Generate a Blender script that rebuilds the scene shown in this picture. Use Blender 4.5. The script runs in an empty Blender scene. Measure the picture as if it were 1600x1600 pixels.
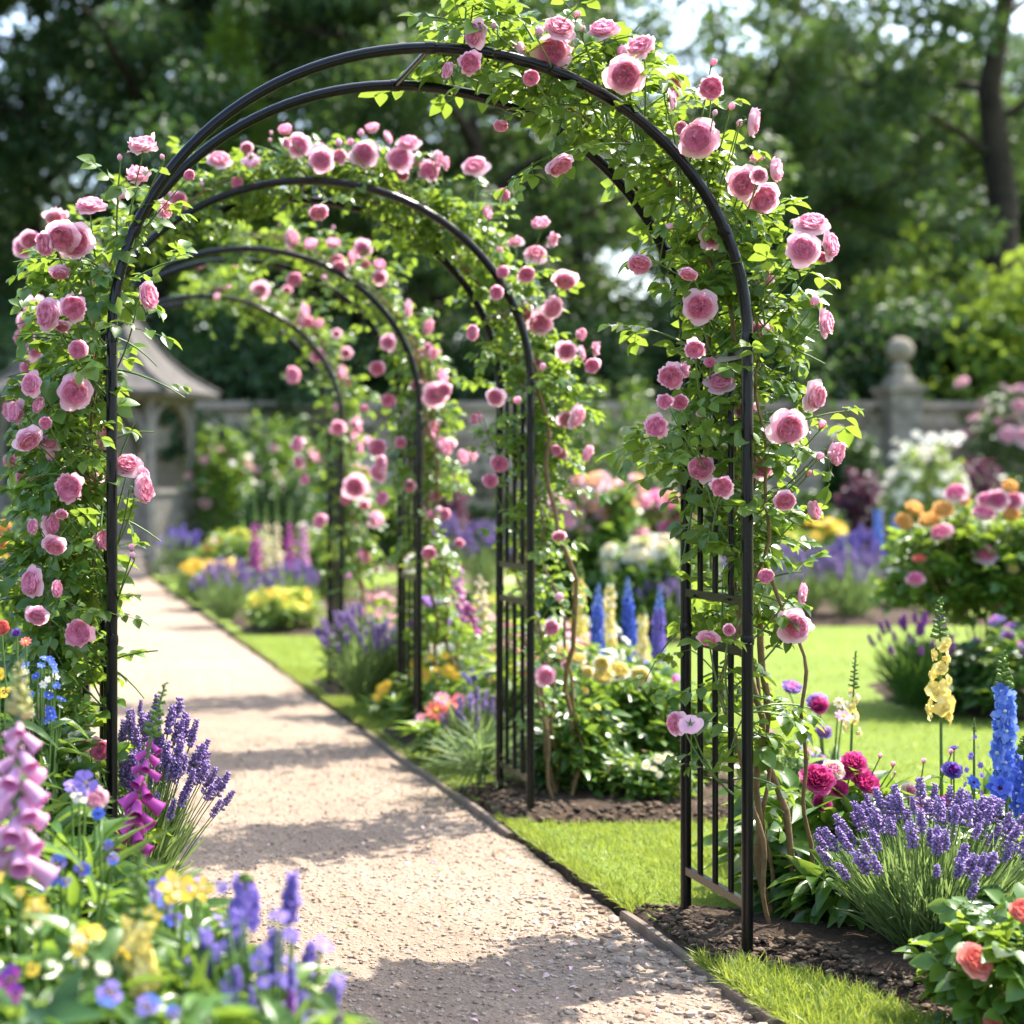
import bpy, math, random
import numpy as np
from mathutils import Vector, Matrix, Quaternion

scene = bpy.context.scene
COL = scene.collection
rng = np.random.default_rng(11)
random.seed(11)
R = math.radians

# ------------------------------------------------------------------ camera, sky, sun, exposure
F_PX, VPX, VPY, CAM_H = 2826.0, 40.0, 765.0, 1.14      # focal length and vanishing point in 1600 px units
cam_d = bpy.data.cameras.new('camera')
cam = bpy.data.objects.new('camera', cam_d)
COL.objects.link(cam)
cam.location = (0, 0, CAM_H)
cam.rotation_euler = (R(90), 0, 0)
cam_d.sensor_width = 36
cam_d.lens = 36 * F_PX / 1600
cam_d.shift_x = (800 - VPX) / 1600
cam_d.shift_y = -(800 - VPY) / 1600
cam_d.clip_end = 600
cam_d.dof.use_dof = True
cam_d.dof.focus_distance = 4.45
cam_d.dof.aperture_fstop = 2.5
scene.camera = cam

SUN_EL, SUN_AZ = 54.0, math.degrees(math.atan2(1.0, 0.55))   # azimuth clockwise from +Y
world = bpy.data.worlds.new('World')
scene.world = world
world.use_nodes = True
wn = world.node_tree
sky = wn.nodes.new('ShaderNodeTexSky')
sky.sky_type = 'NISHITA'
sky.sun_disc = False
sky.sun_elevation = R(SUN_EL)
sky.sun_rotation = R(SUN_AZ)
sky.air_density = 1.0
sky.dust_density = 2.5
sky.ozone_density = 1.0
bg = wn.nodes['Background']
wn.links.new(sky.outputs[0], bg.inputs[0])
bg.inputs[1].default_value = 0.15

sun_d = bpy.data.lights.new('sun', 'SUN')
sun_d.energy = 3.4
sun_d.angle = R(0.6)
sun_d.color = (1.0, 0.94, 0.84)
sun = bpy.data.objects.new('sun', sun_d)
COL.objects.link(sun)
to_sun = Vector((math.sin(R(SUN_AZ)) * math.cos(R(SUN_EL)), math.cos(R(SUN_AZ)) * math.cos(R(SUN_EL)), math.sin(R(SUN_EL))))
sun.rotation_euler = (-to_sun).to_track_quat('-Z', 'Y').to_euler()
sun.location = (10, 5, 20)

vs = scene.view_settings
vs.view_transform = 'Standard'
vs.look = 'None'
vs.exposure = 2.05
vs.gamma = 1.0
scene.render.engine = 'CYCLES'
cy = scene.cycles
cy.use_denoising = True
cy.max_bounces = 7
cy.diffuse_bounces = 3
cy.glossy_bounces = 2
cy.transmission_bounces = 4
cy.transparent_max_bounces = 4
cy.sample_clamp_indirect = 6
cy.caustics_reflective = False
cy.caustics_refractive = False

def PX(px, Y):            # world X of a picture column at depth Y
    return (px - VPX) / F_PX * Y
def PZ(py, Y):            # world Z of a picture row at depth Y
    return CAM_H - (py - VPY) / F_PX * Y

# ------------------------------------------------------------------ mesh builder
class MB:
    def __init__(self):
        self.V, self.L, self.T, self.M, self.n = [], [], [], [], 0
    def add(self, V, L, T, M):
        self.V.append(np.asarray(V, float)); self.L.append(np.asarray(L, np.int64) + self.n)
        self.T.append(np.asarray(T, np.int64)); self.M.append(np.asarray(M, np.int64)); self.n += len(V)
    def faces(self, V, F, mat=0):
        L = [i for f in F for i in f]
        self.add(V, L, [len(f) for f in F], [mat] * len(F))
    def grid(self, P, mat=0, wrap=False):       # P (a,b,3)
        a, b = P.shape[:2]
        i, j = np.meshgrid(np.arange(a - 1), np.arange(b if wrap else b - 1), indexing='ij')
        i, j = i.ravel(), j.ravel(); j2 = (j + 1) % b
        q = np.stack([i * b + j, i * b + j2, (i + 1) * b + j2, (i + 1) * b + j], 1)
        self.add(P.reshape(-1, 3), q.ravel(), np.full(len(q), 4), np.full(len(q), mat))
    def inst(self, tpl, Ms, mat=None):
        Ms = np.asarray(Ms)
        if len(Ms) == 0: return
        V, L, T, M = tpl
        K, n = len(Ms), len(V)
        W = np.einsum('kij,nj->kni', Ms[:, :, :3], V) + Ms[:, None, :, 3]
        LL = (L[None] + (np.arange(K) * n)[:, None]).ravel()
        m = np.tile(M if mat is None else np.full(len(T), mat), K)
        self.add(W.reshape(-1, 3), LL, np.tile(T, K), m)
    def tpl(self):
        return (np.concatenate(self.V), np.concatenate(self.L), np.concatenate(self.T), np.concatenate(self.M))
    def mesh(self, name, mats, smooth=True):
        V, L, T, M = self.tpl()
        me = bpy.data.meshes.new(name)
        me.vertices.add(len(V)); me.vertices.foreach_set('co', V.astype(np.float32).ravel())
        me.loops.add(len(L)); me.loops.foreach_set('vertex_index', L.astype(np.int32))
        me.polygons.add(len(T))
        st = np.zeros(len(T), np.int32); st[1:] = np.cumsum(T)[:-1]
        me.polygons.foreach_set('loop_start', st)
        for m in (mats if isinstance(mats, (list, tuple)) else [mats]): me.materials.append(m)
        me.polygons.foreach_set('material_index', M.astype(np.int32))
        me.polygons.foreach_set('use_smooth', np.full(len(T), bool(smooth)))
        me.update(calc_edges=True)
        me.validate()
        return me
    def build(self, name, mats, parent=None, smooth=True, loc=None):
        return place(name, self.mesh(name, mats, smooth), parent, loc)

def place(name, me, parent=None, loc=None, quat=None, scale=None):
    o = bpy.data.objects.new(name, me); COL.objects.link(o)
    if parent is not None: o.parent = parent
    if loc is not None: o.location = loc
    if quat is not None:
        o.rotation_mode = 'QUATERNION'; o.rotation_quaternion = quat
    if scale is not None: o.scale = (scale,) * 3 if not hasattr(scale, '__len__') else scale
    return o
def tag(o, label, cat, group=None):
    o['label'] = label; o['category'] = cat
    if group: o['group'] = group
    return o
def thing(name, label, cat, loc=(0, 0, 0), rz=0.0, group=None):
    o = bpy.data.objects.new(name, None); COL.objects.link(o)
    o.empty_display_size = 0.1
    o.location = loc; o.rotation_euler = (0, 0, rz)
    return tag(o, label, cat, group)
def setting(o, kind='structure'):
    o['kind'] = kind
    return o
def copy_tree(o, loc=None, rz=None, scale=None, label=None, parent=None):
    kids = list(o.children)
    c = o.copy(); COL.objects.link(c)
    if parent is not None: c.parent = parent
    if loc is not None: c.location = loc
    if rz is not None: c.rotation_euler = (0, 0, rz)
    if scale is not None: c.scale = scale if hasattr(scale, '__len__') else (scale,) * 3
    if label: c['label'] = label
    for k in kids: copy_tree(k, parent=c)
    return c

def nrm(a):
    a = np.asarray(a, float)
    return a / np.maximum(np.linalg.norm(a, axis=-1, keepdims=True), 1e-9)
def frames(p, d, n, s):
    """matrices with local +Y along d and +Z near n"""
    p = np.atleast_2d(p); d = nrm(np.atleast_2d(d)); n = np.broadcast_to(np.atleast_2d(n), d.shape)
    x = nrm(np.cross(d, n) + 1e-6); z = np.cross(x, d)
    s = np.broadcast_to(np.asarray(s, float).reshape(-1, 1) if np.ndim(s) == 1 else np.asarray(s, float), (len(d), 1) if np.ndim(s) < 2 else np.shape(s))
    M = np.zeros((len(d), 3, 4))
    sx, sy, sz = (s[:, :1],) * 3 if s.shape[1] == 1 else (s[:, 0:1], s[:, 1:2], s[:, 2:3])
    M[:, :, 0] = x * sx; M[:, :, 1] = d * sy; M[:, :, 2] = z * sz; M[:, :, 3] = p
    return M
def rvec(n, s=1.0):
    return rng.normal(0, s, (n, 3))
def tube(mb, pts, rad, seg=6, mat=0, cap=False):
    P = np.asarray(pts, float); n = len(P)
    rad = np.broadcast_to(np.asarray(rad, float), (n,))
    T = nrm(np.gradient(P, axis=0))
    ref = np.array([0, 0, 1.0]) if abs(T[0, 2]) < 0.9 else np.array([1.0, 0, 0])
    u = nrm(np.cross(T[0], ref)); U = []
    for t in T:
        u = u - t * np.dot(u, t); u = u / max(np.linalg.norm(u), 1e-9); U.append(u)
    U = np.array(U); W = np.cross(T, U)
    a = np.linspace(0, 2 * np.pi, seg, endpoint=False)
    G = P[:, None] + rad[:, None, None] * (np.cos(a)[None, :, None] * U[:, None] + np.sin(a)[None, :, None] * W[:, None])
    mb.grid(G, mat, wrap=True)
    if cap:
        mb.faces(G[0], [list(range(seg))[::-1]], mat); mb.faces(G[-1], [list(range(seg))], mat)
def box(mb, x0, x1, y0, y1, z0, z1, mat=0):
    V = [(x, y, z) for z in (z0, z1) for y in (y0, y1) for x in (x0, x1)]
    mb.faces(V, [(0, 2, 3, 1), (4, 5, 7, 6), (0, 1, 5, 4), (2, 6, 7, 3), (0, 4, 6, 2), (1, 3, 7, 5)], mat)
def obox(mb, c, ax, ay, az, mat=0):
    c, ax, ay, az = (np.asarray(v, float) for v in (c, ax, ay, az))
    V = [c + ax * i + ay * j + az * k for k in (-1, 1) for j in (-1, 1) for i in (-1, 1)]
    mb.faces(V, [(0, 2, 3, 1), (4, 5, 7, 6), (0, 1, 5, 4), (2, 6, 7, 3), (0, 4, 6, 2), (1, 3, 7, 5)], mat)
def lathe(mb, prof, seg=12, mat=0, c=(0, 0, 0), phase=0.0):
    a = np.linspace(0, 2 * np.pi, seg, endpoint=False) + phase
    pr = np.asarray(prof, float)
    G = np.stack([c[0] + pr[:, 0:1] * np.cos(a), c[1] + pr[:, 0:1] * np.sin(a), c[2] + np.repeat(pr[:, 1:2], seg, 1)], -1)
    mb.grid(G, mat, wrap=True)

# ------------------------------------------------------------------ materials
def newmat(name):
    m = bpy.data.materials.new(name); m.use_nodes = True
    nt = m.node_tree; nt.nodes.clear()
    out = nt.nodes.new('ShaderNodeOutputMaterial')
    return m, nt, out
def N(nt, kind, **kw):
    n = nt.nodes.new(kind)
    for k, v in kw.items(): setattr(n, k, v)
    return n
def mixrgb(nt, fac, a, b, mode='MIX'):
    n = N(nt, 'ShaderNodeMix', data_type='RGBA', blend_type=mode)
    for s, v in ((n.inputs[0], fac), (n.inputs[6], a), (n.inputs[7], b)):
        if hasattr(v, 'is_output') or isinstance(v, bpy.types.NodeSocket): nt.links.new(v, s)
        elif isinstance(v, (int, float)): s.default_value = v
        else: s.default_value = (*v, 1)
    return n.outputs[2]
def noise(nt, scale, detail=4, rough=0.6, coord='Object'):
    tc = N(nt, 'ShaderNodeTexCoord'); n = N(nt, 'ShaderNodeTexNoise')
    n.inputs['Scale'].default_value = scale; n.inputs['Detail'].default_value = detail; n.inputs['Roughness'].default_value = rough
    nt.links.new(tc.outputs[coord], n.inputs['Vector'])
    return n.outputs['Fac']
def remap(nt, v, a, b, c=0.0, d=1.0):
    n = N(nt, 'ShaderNodeMapRange')
    n.inputs[1].default_value, n.inputs[2].default_value, n.inputs[3].default_value, n.inputs[4].default_value = a, b, c, d
    nt.links.new(v, n.inputs[0]); return n.outputs[0]
def leafmat(name, c1, c2, tcol, trans=0.4, rough=0.42, spec=0.5, obvar=0.0):
    """thin leaf or petal: gloss and diffuse in front, light let through from behind; colour varies leaf by leaf"""
    m, nt, out = newmat(name)
    g = N(nt, 'ShaderNodeNewGeometry')
    rnd = g.outputs['Random Per Island']
    col = mixrgb(nt, rnd, c1, c2)
    if obvar:
        oi = N(nt, 'ShaderNodeObjectInfo')
        col = mixrgb(nt, oi.outputs['Random'], col, tuple(min(1, x * (1 - obvar) + y * obvar) for x, y in zip(c2, (0.9, 0.62, 0.7))))
    p = N(nt, 'ShaderNodeBsdfPrincipled')
    nt.links.new(col, p.inputs['Base Color'])
    p.inputs['Roughness'].default_value = rough
    p.inputs['Specular IOR Level'].default_value = spec
    t = N(nt, 'ShaderNodeBsdfTranslucent')
    tc = mixrgb(nt, 0.65, col, tcol)
    nt.links.new(tc, t.inputs['Color'])
    mx = N(nt, 'ShaderNodeMixShader'); mx.inputs[0].default_value = trans
    nt.links.new(p.outputs[0], mx.inputs[1]); nt.links.new(t.outputs[0], mx.inputs[2])
    nt.links.new(mx.outputs[0], out.inputs[0])
    return m
def petalmat(name, c1, c2, trans=0.35, var=None):
    m, nt, out = newmat(name)
    oi = N(nt, 'ShaderNodeObjectInfo')
    g = N(nt, 'ShaderNodeNewGeometry')
    col = mixrgb(nt, g.outputs['Random Per Island'], c1, c2)
    if var: col = mixrgb(nt, remap(nt, oi.outputs['Random'], 0, 1, 0, 0.75), col, var)
    p = N(nt, 'ShaderNodeBsdfPrincipled')
    nt.links.new(col, p.inputs['Base Color'])
    p.inputs['Roughness'].default_value = 0.6
    p.inputs['Specular IOR Level'].default_value = 0.25
    t = N(nt, 'ShaderNodeBsdfTranslucent'); nt.links.new(col, t.inputs['Color'])
    mx = N(nt, 'ShaderNodeMixShader'); mx.inputs[0].default_value = trans
    nt.links.new(p.outputs[0], mx.inputs[1]); nt.links.new(t.outputs[0], mx.inputs[2])
    nt.links.new(mx.outputs[0], out.inputs[0])
    return m
def solid(name, c1, c2, scale=8.0, rough=0.7, spec=0.4, bump=0.0, bscale=40, metal=0.0, detail=5):
    m, nt, out = newmat(name)
    col = mixrgb(nt, remap(nt, noise(nt, scale, detail), 0.3, 0.7), c1, c2)
    p = N(nt, 'ShaderNodeBsdfPrincipled')
    nt.links.new(col, p.inputs['Base Color'])
    p.inputs['Roughness'].default_value = rough
    p.inputs['Specular IOR Level'].default_value = spec
    p.inputs['Metallic'].default_value = metal
    if bump:
        b = N(nt, 'ShaderNodeBump'); b.inputs['Strength'].default_value = bump; b.inputs['Distance'].default_value = 0.01
        nt.links.new(noise(nt, bscale, 6), b.inputs['Height']); nt.links.new(b.outputs[0], p.inputs['Normal'])
    nt.links.new(p.outputs[0], out.inputs[0])
    return m

M = {}
M['metal'] = solid('black_metal', (0.003, 0.003, 0.0035), (0.007, 0.007, 0.008), 30, 0.22, 0.28, 0.05, 300)
M['roseleaf'] = leafmat('rose_leaf', (0.035, 0.10, 0.016), (0.10, 0.21, 0.03), (0.40, 0.53, 0.05), 0.43, 0.36, 0.55)
M['leaf'] = leafmat('garden_leaf', (0.04, 0.105, 0.016), (0.105, 0.21, 0.035), (0.34, 0.48, 0.05), 0.40, 0.33, 0.55)
M['darkleaf'] = leafmat('dark_leaf', (0.014, 0.05, 0.012), (0.04, 0.11, 0.02), (0.16, 0.28, 0.03), 0.3, 0.38, 0.5)
M['paleleaf'] = leafmat('pale_leaf', (0.09, 0.17, 0.03), (0.16, 0.27, 0.05), (0.42, 0.52, 0.06), 0.4, 0.45, 0.4)
M['greyleaf'] = leafmat('grey_green_leaf', (0.09, 0.16, 0.06), (0.17, 0.25, 0.09), (0.34, 0.46, 0.12), 0.42, 0.55, 0.3)
M['stem'] = solid('green_stem', (0.06, 0.13, 0.025), (0.12, 0.2, 0.04), 20, 0.5, 0.4)
M['cane'] = solid('brown_cane', (0.12, 0.075, 0.03), (0.22, 0.14, 0.06), 25, 0.7, 0.3, 0.4, 90)
M['bark'] = solid('bark', (0.02, 0.016, 0.012), (0.055, 0.043, 0.032), 3, 0.9, 0.2, 0.8, 8)
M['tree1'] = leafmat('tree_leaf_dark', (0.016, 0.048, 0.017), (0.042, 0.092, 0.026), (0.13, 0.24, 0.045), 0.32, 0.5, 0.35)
M['tree2'] = leafmat('tree_leaf_mid', (0.022, 0.06, 0.016), (0.055, 0.11, 0.026), (0.18, 0.29, 0.05), 0.33, 0.5, 0.35)
M['tree3'] = leafmat('tree_leaf_light', (0.07, 0.14, 0.02), (0.15, 0.25, 0.035), (0.38, 0.5, 0.05), 0.4, 0.5, 0.35)
M['rose_o'] = petalmat('rose_outer_petal', (0.93, 0.50, 0.64), (0.96, 0.61, 0.72), 0.56, (0.96, 0.71, 0.78))
M['rose_m'] = petalmat('rose_middle_petal', (0.94, 0.47, 0.62), (0.96, 0.57, 0.70), 0.56, (0.88, 0.46, 0.54))
M['rose_i'] = petalmat('rose_heart_petal', (0.94, 0.40, 0.57), (0.96, 0.52, 0.67), 0.56, (0.84, 0.32, 0.42))

# ------------------------------------------------------------------ leaf and flower shapes
def leaf_tpl(W=0.5, n=5, fold=0.12, bend=0.3, peak=0.42, wave=0.0):
    """one leaf along +Y, length 1, a folded blade three vertices wide"""
    t = np.linspace(0, 1, n + 1)
    q = math.log(0.5) / math.log(peak)
    w = W * 0.5 * np.maximum(np.sin(np.pi * np.clip(t, 0.004, 0.996) ** q), 0.02) ** 0.85
    z = -bend * t ** 2
    y = t * (1 - 0.15 * bend)
    G = np.zeros((n + 1, 3, 3))
    for j, s in enumerate((-1, 0, 1)):
        G[:, j, 0] = s * w
        G[:, j, 1] = y
        G[:, j, 2] = z + fold * abs(s) * w / max(W, 1e-6) * 2 + wave * s * np.sin(t * 9)
    mb = MB(); mb.grid(G); return mb.tpl()
def merge_tpl(parts):
    mb = MB()
    for tp, Ms in parts: mb.inst(tp, Ms)
    return mb.tpl()
LEAFLET = leaf_tpl(0.74, 5, 0.14, 0.2, 0.46)
def compound(bend):
    ds, ps, sc = [], [], []
    for y, s, ang in ((0.62, 0.42, 0), (0.58, 0.36, 62), (0.58, 0.36, -62), (0.28, 0.30, 70), (0.28, 0.30, -70)):
        a = R(ang + rng.normal(0, 7))
        ds.append((math.sin(a), math.cos(a), -bend * y + rng.normal(0, 0.15))); ps.append((0, y, -bend * y * y * 0.6)); sc.append(s)
    nn = np.array([0, 0, 1.0]) + rvec(5, 0.22)
    mb = MB(); mb.inst(LEAFLET, frames(np.array(ps), np.array(ds), nn, np.array(sc)))
    tube(mb, [(0, 0, 0), (0, 0.32, -bend * 0.06), (0, 0.64, -bend * 0.25)], [0.011, 0.009, 0.007], 3)
    return mb.tpl()
COMPOUND = [compound(b) for b in (0.15, 0.45, 0.75, 0.3)]
OVATE = leaf_tpl(0.5, 4, 0.12, 0.35)
BROAD = leaf_tpl(0.42, 6, 0.14, 0.55, 0.45, 0.012)
LANCE = leaf_tpl(0.24, 5, 0.1, 0.45, 0.4)
NEEDLE = leaf_tpl(0.045, 3, 0.0, 0.12, 0.5)
STRAP = leaf_tpl(0.10, 6, 0.1, 0.7, 0.3)
def grass_tpl(bend):
    t = np.array([0, 0.5, 1.0]); w = np.array([0.05, 0.042, 0.004])
    G = np.stack([np.stack([-w, bend * t ** 2, t], 1), np.stack([w, bend * t ** 2, t], 1)], 1)
    mb = MB(); mb.grid(G); return mb.tpl()
GRASS = [grass_tpl(b) for b in (0.15, 0.4, 0.8)]

def petal(mb, ang, R0, R1, Z0, Z1, half, curl=0.0, mat=0, c=(0, 0), nu=6, nv=5, ruf=0.03, close=0.0, tip=0.22):
    """a petal lying on a bowl round the flower's axis"""
    u = np.linspace(-1, 1, nu + 1)[None]; v0 = np.linspace(0, 1, nv + 1)[:, None]
    v = v0 * (1 - tip * np.abs(u) ** 2.4)
    ph = rng.uniform(0, 6.28)
    r = R0 + (R1 - R0) * np.sin(v * np.pi / 2) + curl * np.maximum(v - 0.6, 0) ** 2 * 3 - close * v ** 3
    z = Z0 + (Z1 - Z0) * (1 - np.cos(v * np.pi / 2)) - np.maximum(curl, 0) * np.maximum(v - 0.6, 0) ** 2 * 3.2
    z = z + ruf * np.sin(u * 4.5 + ph) * v ** 2 + ruf * 0.6 * np.sin(u * 9 + ph * 2) * v ** 3
    r = r + ruf * 0.8 * np.cos(u * 5 + ph) * v ** 2
    hw = half * (0.45 + 0.55 * np.sin(np.pi * np.clip(0.12 + 0.62 * v0, 0, 1)))
    a = ang + u * hw
    mb.grid(np.stack([c[0] + r * np.cos(a), c[1] + r * np.sin(a), np.broadcast_to(z, r.shape)], -1), mat)
def calyx(mb, mat=3, z=-0.02, n=5, L=0.5, droop=0.4):
    lathe(mb, [(0.03, z - 0.42), (0.05, z - 0.34), (0.15, z - 0.26), (0.17, z - 0.12), (0.12, z)], 7, mat)
    a = np.arange(n) * 2 * np.pi / n + rng.uniform(0, 1)
    d = np.stack([np.cos(a), np.sin(a), np.full(n, -droop)], 1)
    mb.inst(LANCE, frames(np.stack([0.1 * np.cos(a), 0.1 * np.sin(a), np.full(n, z - 0.06)], 1), d, (0, 0, 1), L), mat)
def rose_mesh(name, mats, stage=1.0, seed=0, loose=0.0):
    """full many-petalled rose, radius 1, facing +Z; stage 1 = wide open with quartered heart, 0.5 = cupped"""
    global rng
    keep = rng; rng = np.random.default_rng(100 + seed)
    mb = MB()
    op = stage
    lay = [(5, 0.10, 0.86 + 0.16 * op, -0.06, 0.40 - 0.22 * op, R(46), 0.22 * op, 0),
           (6, 0.10, 0.82 + 0.10 * op, -0.02, 0.50 - 0.16 * op, R(40), 0.12 * op, 0),
           (7, 0.10, 0.82, 0.0, 0.60 - 0.13 * op, R(36), 0.03, 0)]
    for k, (n, r0, r1, z0, z1, hf, cl, m) in enumerate(lay):
        off = rng.uniform(0, 6)
        for i in range(n):
            petal(mb, off + i * 2 * np.pi / n + rng.normal(0, 0.10 + 0.25 * loose), r0, r1 * rng.uniform(0.88 - 0.2 * loose, 1.06), z0, z1 * rng.uniform(0.8 - 0.5 * loose, 1.15 + 0.5 * loose), hf * (1 - 0.2 * loose * rng.random()),
                  cl * rng.uniform(0.5, 1.6), m, ruf=0.05 + 0.05 * loose, close=0.0 if k < 2 else 0.05, tip=0.27)
    top = 0.62 - 0.10 * op
    tq = np.linspace(0, 1, 7)
    lathe(mb, [(0.72 * q, top - 0.09 - 0.10 * q * q) for q in tq[::-1]], 14, 2)
    for k, (r1, nn_) in enumerate(((0.78, 8), (0.70, 9), (0.62, 9))):
        off = rng.uniform(0, 6)
        for i in range(nn_):
            petal(mb, off + i * 2 * np.pi / nn_ + rng.normal(0, 0.2), r1 - 0.24, r1 * rng.uniform(0.93, 1.05), top - 0.20, top - 0.06 + 0.035 * k + rng.normal(0, 0.02), R(32), -0.02, 1 if k < 2 or i % 2 else 2, (rng.normal(0, 0.02), rng.normal(0, 0.02)), 6, 4, 0.03, 0.03, 0.2)
    nq = 4 + seed % 2
    for q in range(nq):
        a0 = q * 2 * np.pi / nq + rng.normal(0, 0.15)
        c = (0.30 * math.cos(a0), 0.30 * math.sin(a0))
        for i, rr in enumerate((0.32, 0.255, 0.19, 0.125, 0.06)):
            for sgn in (0.0, 1.0):
                petal(mb, a0 + sgn * np.pi + rng.normal(0, 0.3), rr * 0.55, rr, top - 0.12, top + 0.05 - 0.010 * i + rng.normal(0, 0.015), R(84), 0.0, 2 if i else 1, c, 6, 3, 0.018, 0.01, 0.12)
    for i in range(5):
        petal(mb, rng.uniform(0, 6), 0.02, rng.uniform(0.06, 0.16), top - 0.12, top + 0.03, R(85), 0, 2, (0, 0), 5, 3, 0.02, 0.02, 0.1)
    calyx(mb)
    rng = keep
    return mb.mesh(name, mats)
def bud_mesh(name, mats, seed=0, tight=1.0):
    global rng
    keep = rng; rng = np.random.default_rng(500 + seed)
    mb = MB()
    v = np.linspace(0, 1, 8)
    for k, sc in enumerate((1.0, 0.93, 0.84)):
        for i in range(3):
            u = np.linspace(-1, 1, 7)[None]
            vv = v[:, None] * (1 - 0.12 * np.abs(u) ** 2)
            r = sc * (0.42 + 0.12 * (1 - tight)) * np.sin(np.pi * (0.1 + (0.82 - 0.2 * (1 - tight)) * vv)) + 0.015 * i
            a = i * 2.1 + k + u * R(66)
            mb.grid(np.stack([r * np.cos(a), r * np.sin(a), vv * (1.15 - 0.1 * k) - 0.05], -1), min(k, 2))
    lathe(mb, [(0.04, -0.5), (0.06, -0.4), (0.2, -0.28), (0.22, -0.12), (0.2, 0.0)], 7, 3)
    a = np.arange(5) * 1.2566
    mb.inst(LANCE, frames(np.stack([0.22 * np.cos(a), 0.22 * np.sin(a), np.full(5, -0.06)], 1), np.stack([0.5 * np.cos(a), 0.5 * np.sin(a), np.full(5, 0.8)], 1), np.stack([np.cos(a), np.sin(a), np.full(5, 0.3)], 1), 0.62), 3)
    rng = keep
    return mb.mesh(name, mats)
def peony_mesh(name, mats, seed=0):
    global rng
    keep = rng; rng = np.random.default_rng(900 + seed)
    mb = MB()
    for n, r1, z1, hf, m in ((6, 1.0, 0.30, 46, 0), (7, 0.92, 0.5, 40, 0), (8, 0.78, 0.62, 34, 1), (9, 0.62, 0.70, 30, 1), (8, 0.45, 0.74, 30, 2), (7, 0.28, 0.74, 34, 2), (5, 0.13, 0.7, 50, 2)):
        off = rng.uniform(0, 6)
        for i in range(n):
            petal(mb, off + i * 2 * np.pi / n + rng.normal(0, 0.12), 0.08, r1 * rng.uniform(0.85, 1.08), -0.05, z1 * rng.uniform(0.85, 1.1), R(hf), 0.1, m, ruf=0.07, tip=0.3)
    calyx(mb)
    rng = keep
    return mb.mesh(name, mats)
def disc_petals(mb, n, L, W, cup, mat, z=0.0, phase=0.0, bend=0.1, tp=None):
    tp = tp or leaf_tpl(W, 4, 0.05, bend, 0.62)
    a = np.arange(n) * 2 * np.pi / n + phase + rng.normal(0, 0.06, n)
    d = np.stack([np.cos(a), np.sin(a), np.full(n, cup)], 1)
    mb.inst(tp, frames(np.stack([0.06 * np.cos(a), 0.06 * np.sin(a), np.full(n, z)], 1), d, (0, 0, 1), L), mat)
def daisy_mesh(name, petal_m, eye_m, n=12, W=0.3, double=True):
    mb = MB()
    disc_petals(mb, n, 1.0, W, 0.2, 0)
    if double: disc_petals(mb, n - 2, 0.75, W, 0.55, 0, 0.05, 0.2)
    lathe(mb, [(0.28, 0.05), (0.24, 0.2), (0.12, 0.28), (0.0, 0.3)], 10, 1)
    lathe(mb, [(0.03, -0.3), (0.12, -0.15), (0.2, 0.02)], 6, 2)
    return mb.mesh(name, [petal_m, eye_m, M['stem']])
def pansy_mesh(name, m_top, m_low, m_eye):
    mb = MB()
    tp = leaf_tpl(1.0, 5, 0.03, 0.12, 0.66, 0.02)
    for ang, L, m, z in ((65, 1.0, 0, 0.0), (115, 1.0, 0, 0.015), (10, 0.9, 1, 0.04), (170, 0.9, 1, 0.05), (270, 1.0, 1, 0.07)):
        a = R(ang)
        mb.inst(tp, frames((0.02 * math.cos(a), 0.02 * math.sin(a), z), (math.cos(a), math.sin(a), 0.12), (0, 0, 1), L), m)
    for ang in (10, 170, 270):
        a = R(ang)
        mb.inst(leaf_tpl(0.5, 3, 0, 0.1, 0.6), frames((0, 0, 0.085), (math.cos(a), math.sin(a), 0.14), (0, 0, 1), 0.48), 2)
    lathe(mb, [(0.12, 0.09), (0.08, 0.15), (0.0, 0.16)], 8, 3)
    lathe(mb, [(0.02, -0.3), (0.05, -0.2), (0.16, 0.0)], 6, 4)
    return mb.mesh(name, [m_top, m_low, m_eye, M['p_yellow'], M['stem']])
def bell_mesh(name, m):
    mb = MB()
    lathe(mb, [(0.02, -0.02), (0.14, 0.01), (0.21, 0.13), (0.245, 0.33), (0.275, 0.55), (0.30, 0.76), (0.32, 0.9), (0.40, 1.0)], 10, 0)
    lathe(mb, [(0.375, 0.995), (0.29, 0.9), (0.26, 0.6), (0.18, 0.3), (0.05, 0.1)], 10, 1)
    a = np.arange(5) * 1.2566
    mb.inst(OVATE, frames(np.stack([0.05 * np.cos(a), 0.05 * np.sin(a), np.full(5, -0.06)], 1), np.stack([np.cos(a), np.sin(a), np.full(5, 0.9)], 1), (0, 0, -1), 0.28), 2)
    return mb.mesh(name, [m[0], m[1], M['stem']])
def star_floret_mesh(name, m1, m2, eye, n=6):
    mb = MB()
    disc_petals(mb, n, 1.0, 0.66, 0.3, 0, 0, 0, 0.15)
    disc_petals(mb, n - 1, 0.72, 0.7, 0.5, 1, 0.06, 0.5, 0.1)
    lathe(mb, [(0.16, 0.12), (0.14, 0.26), (0.0, 0.3)], 6, 2)
    lathe(mb, [(0.02, -0.7), (0.06, -0.3), (0.12, 0.05)], 5, 3)
    return mb.mesh(name, [m1, m2, eye, M['stem']])
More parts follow.
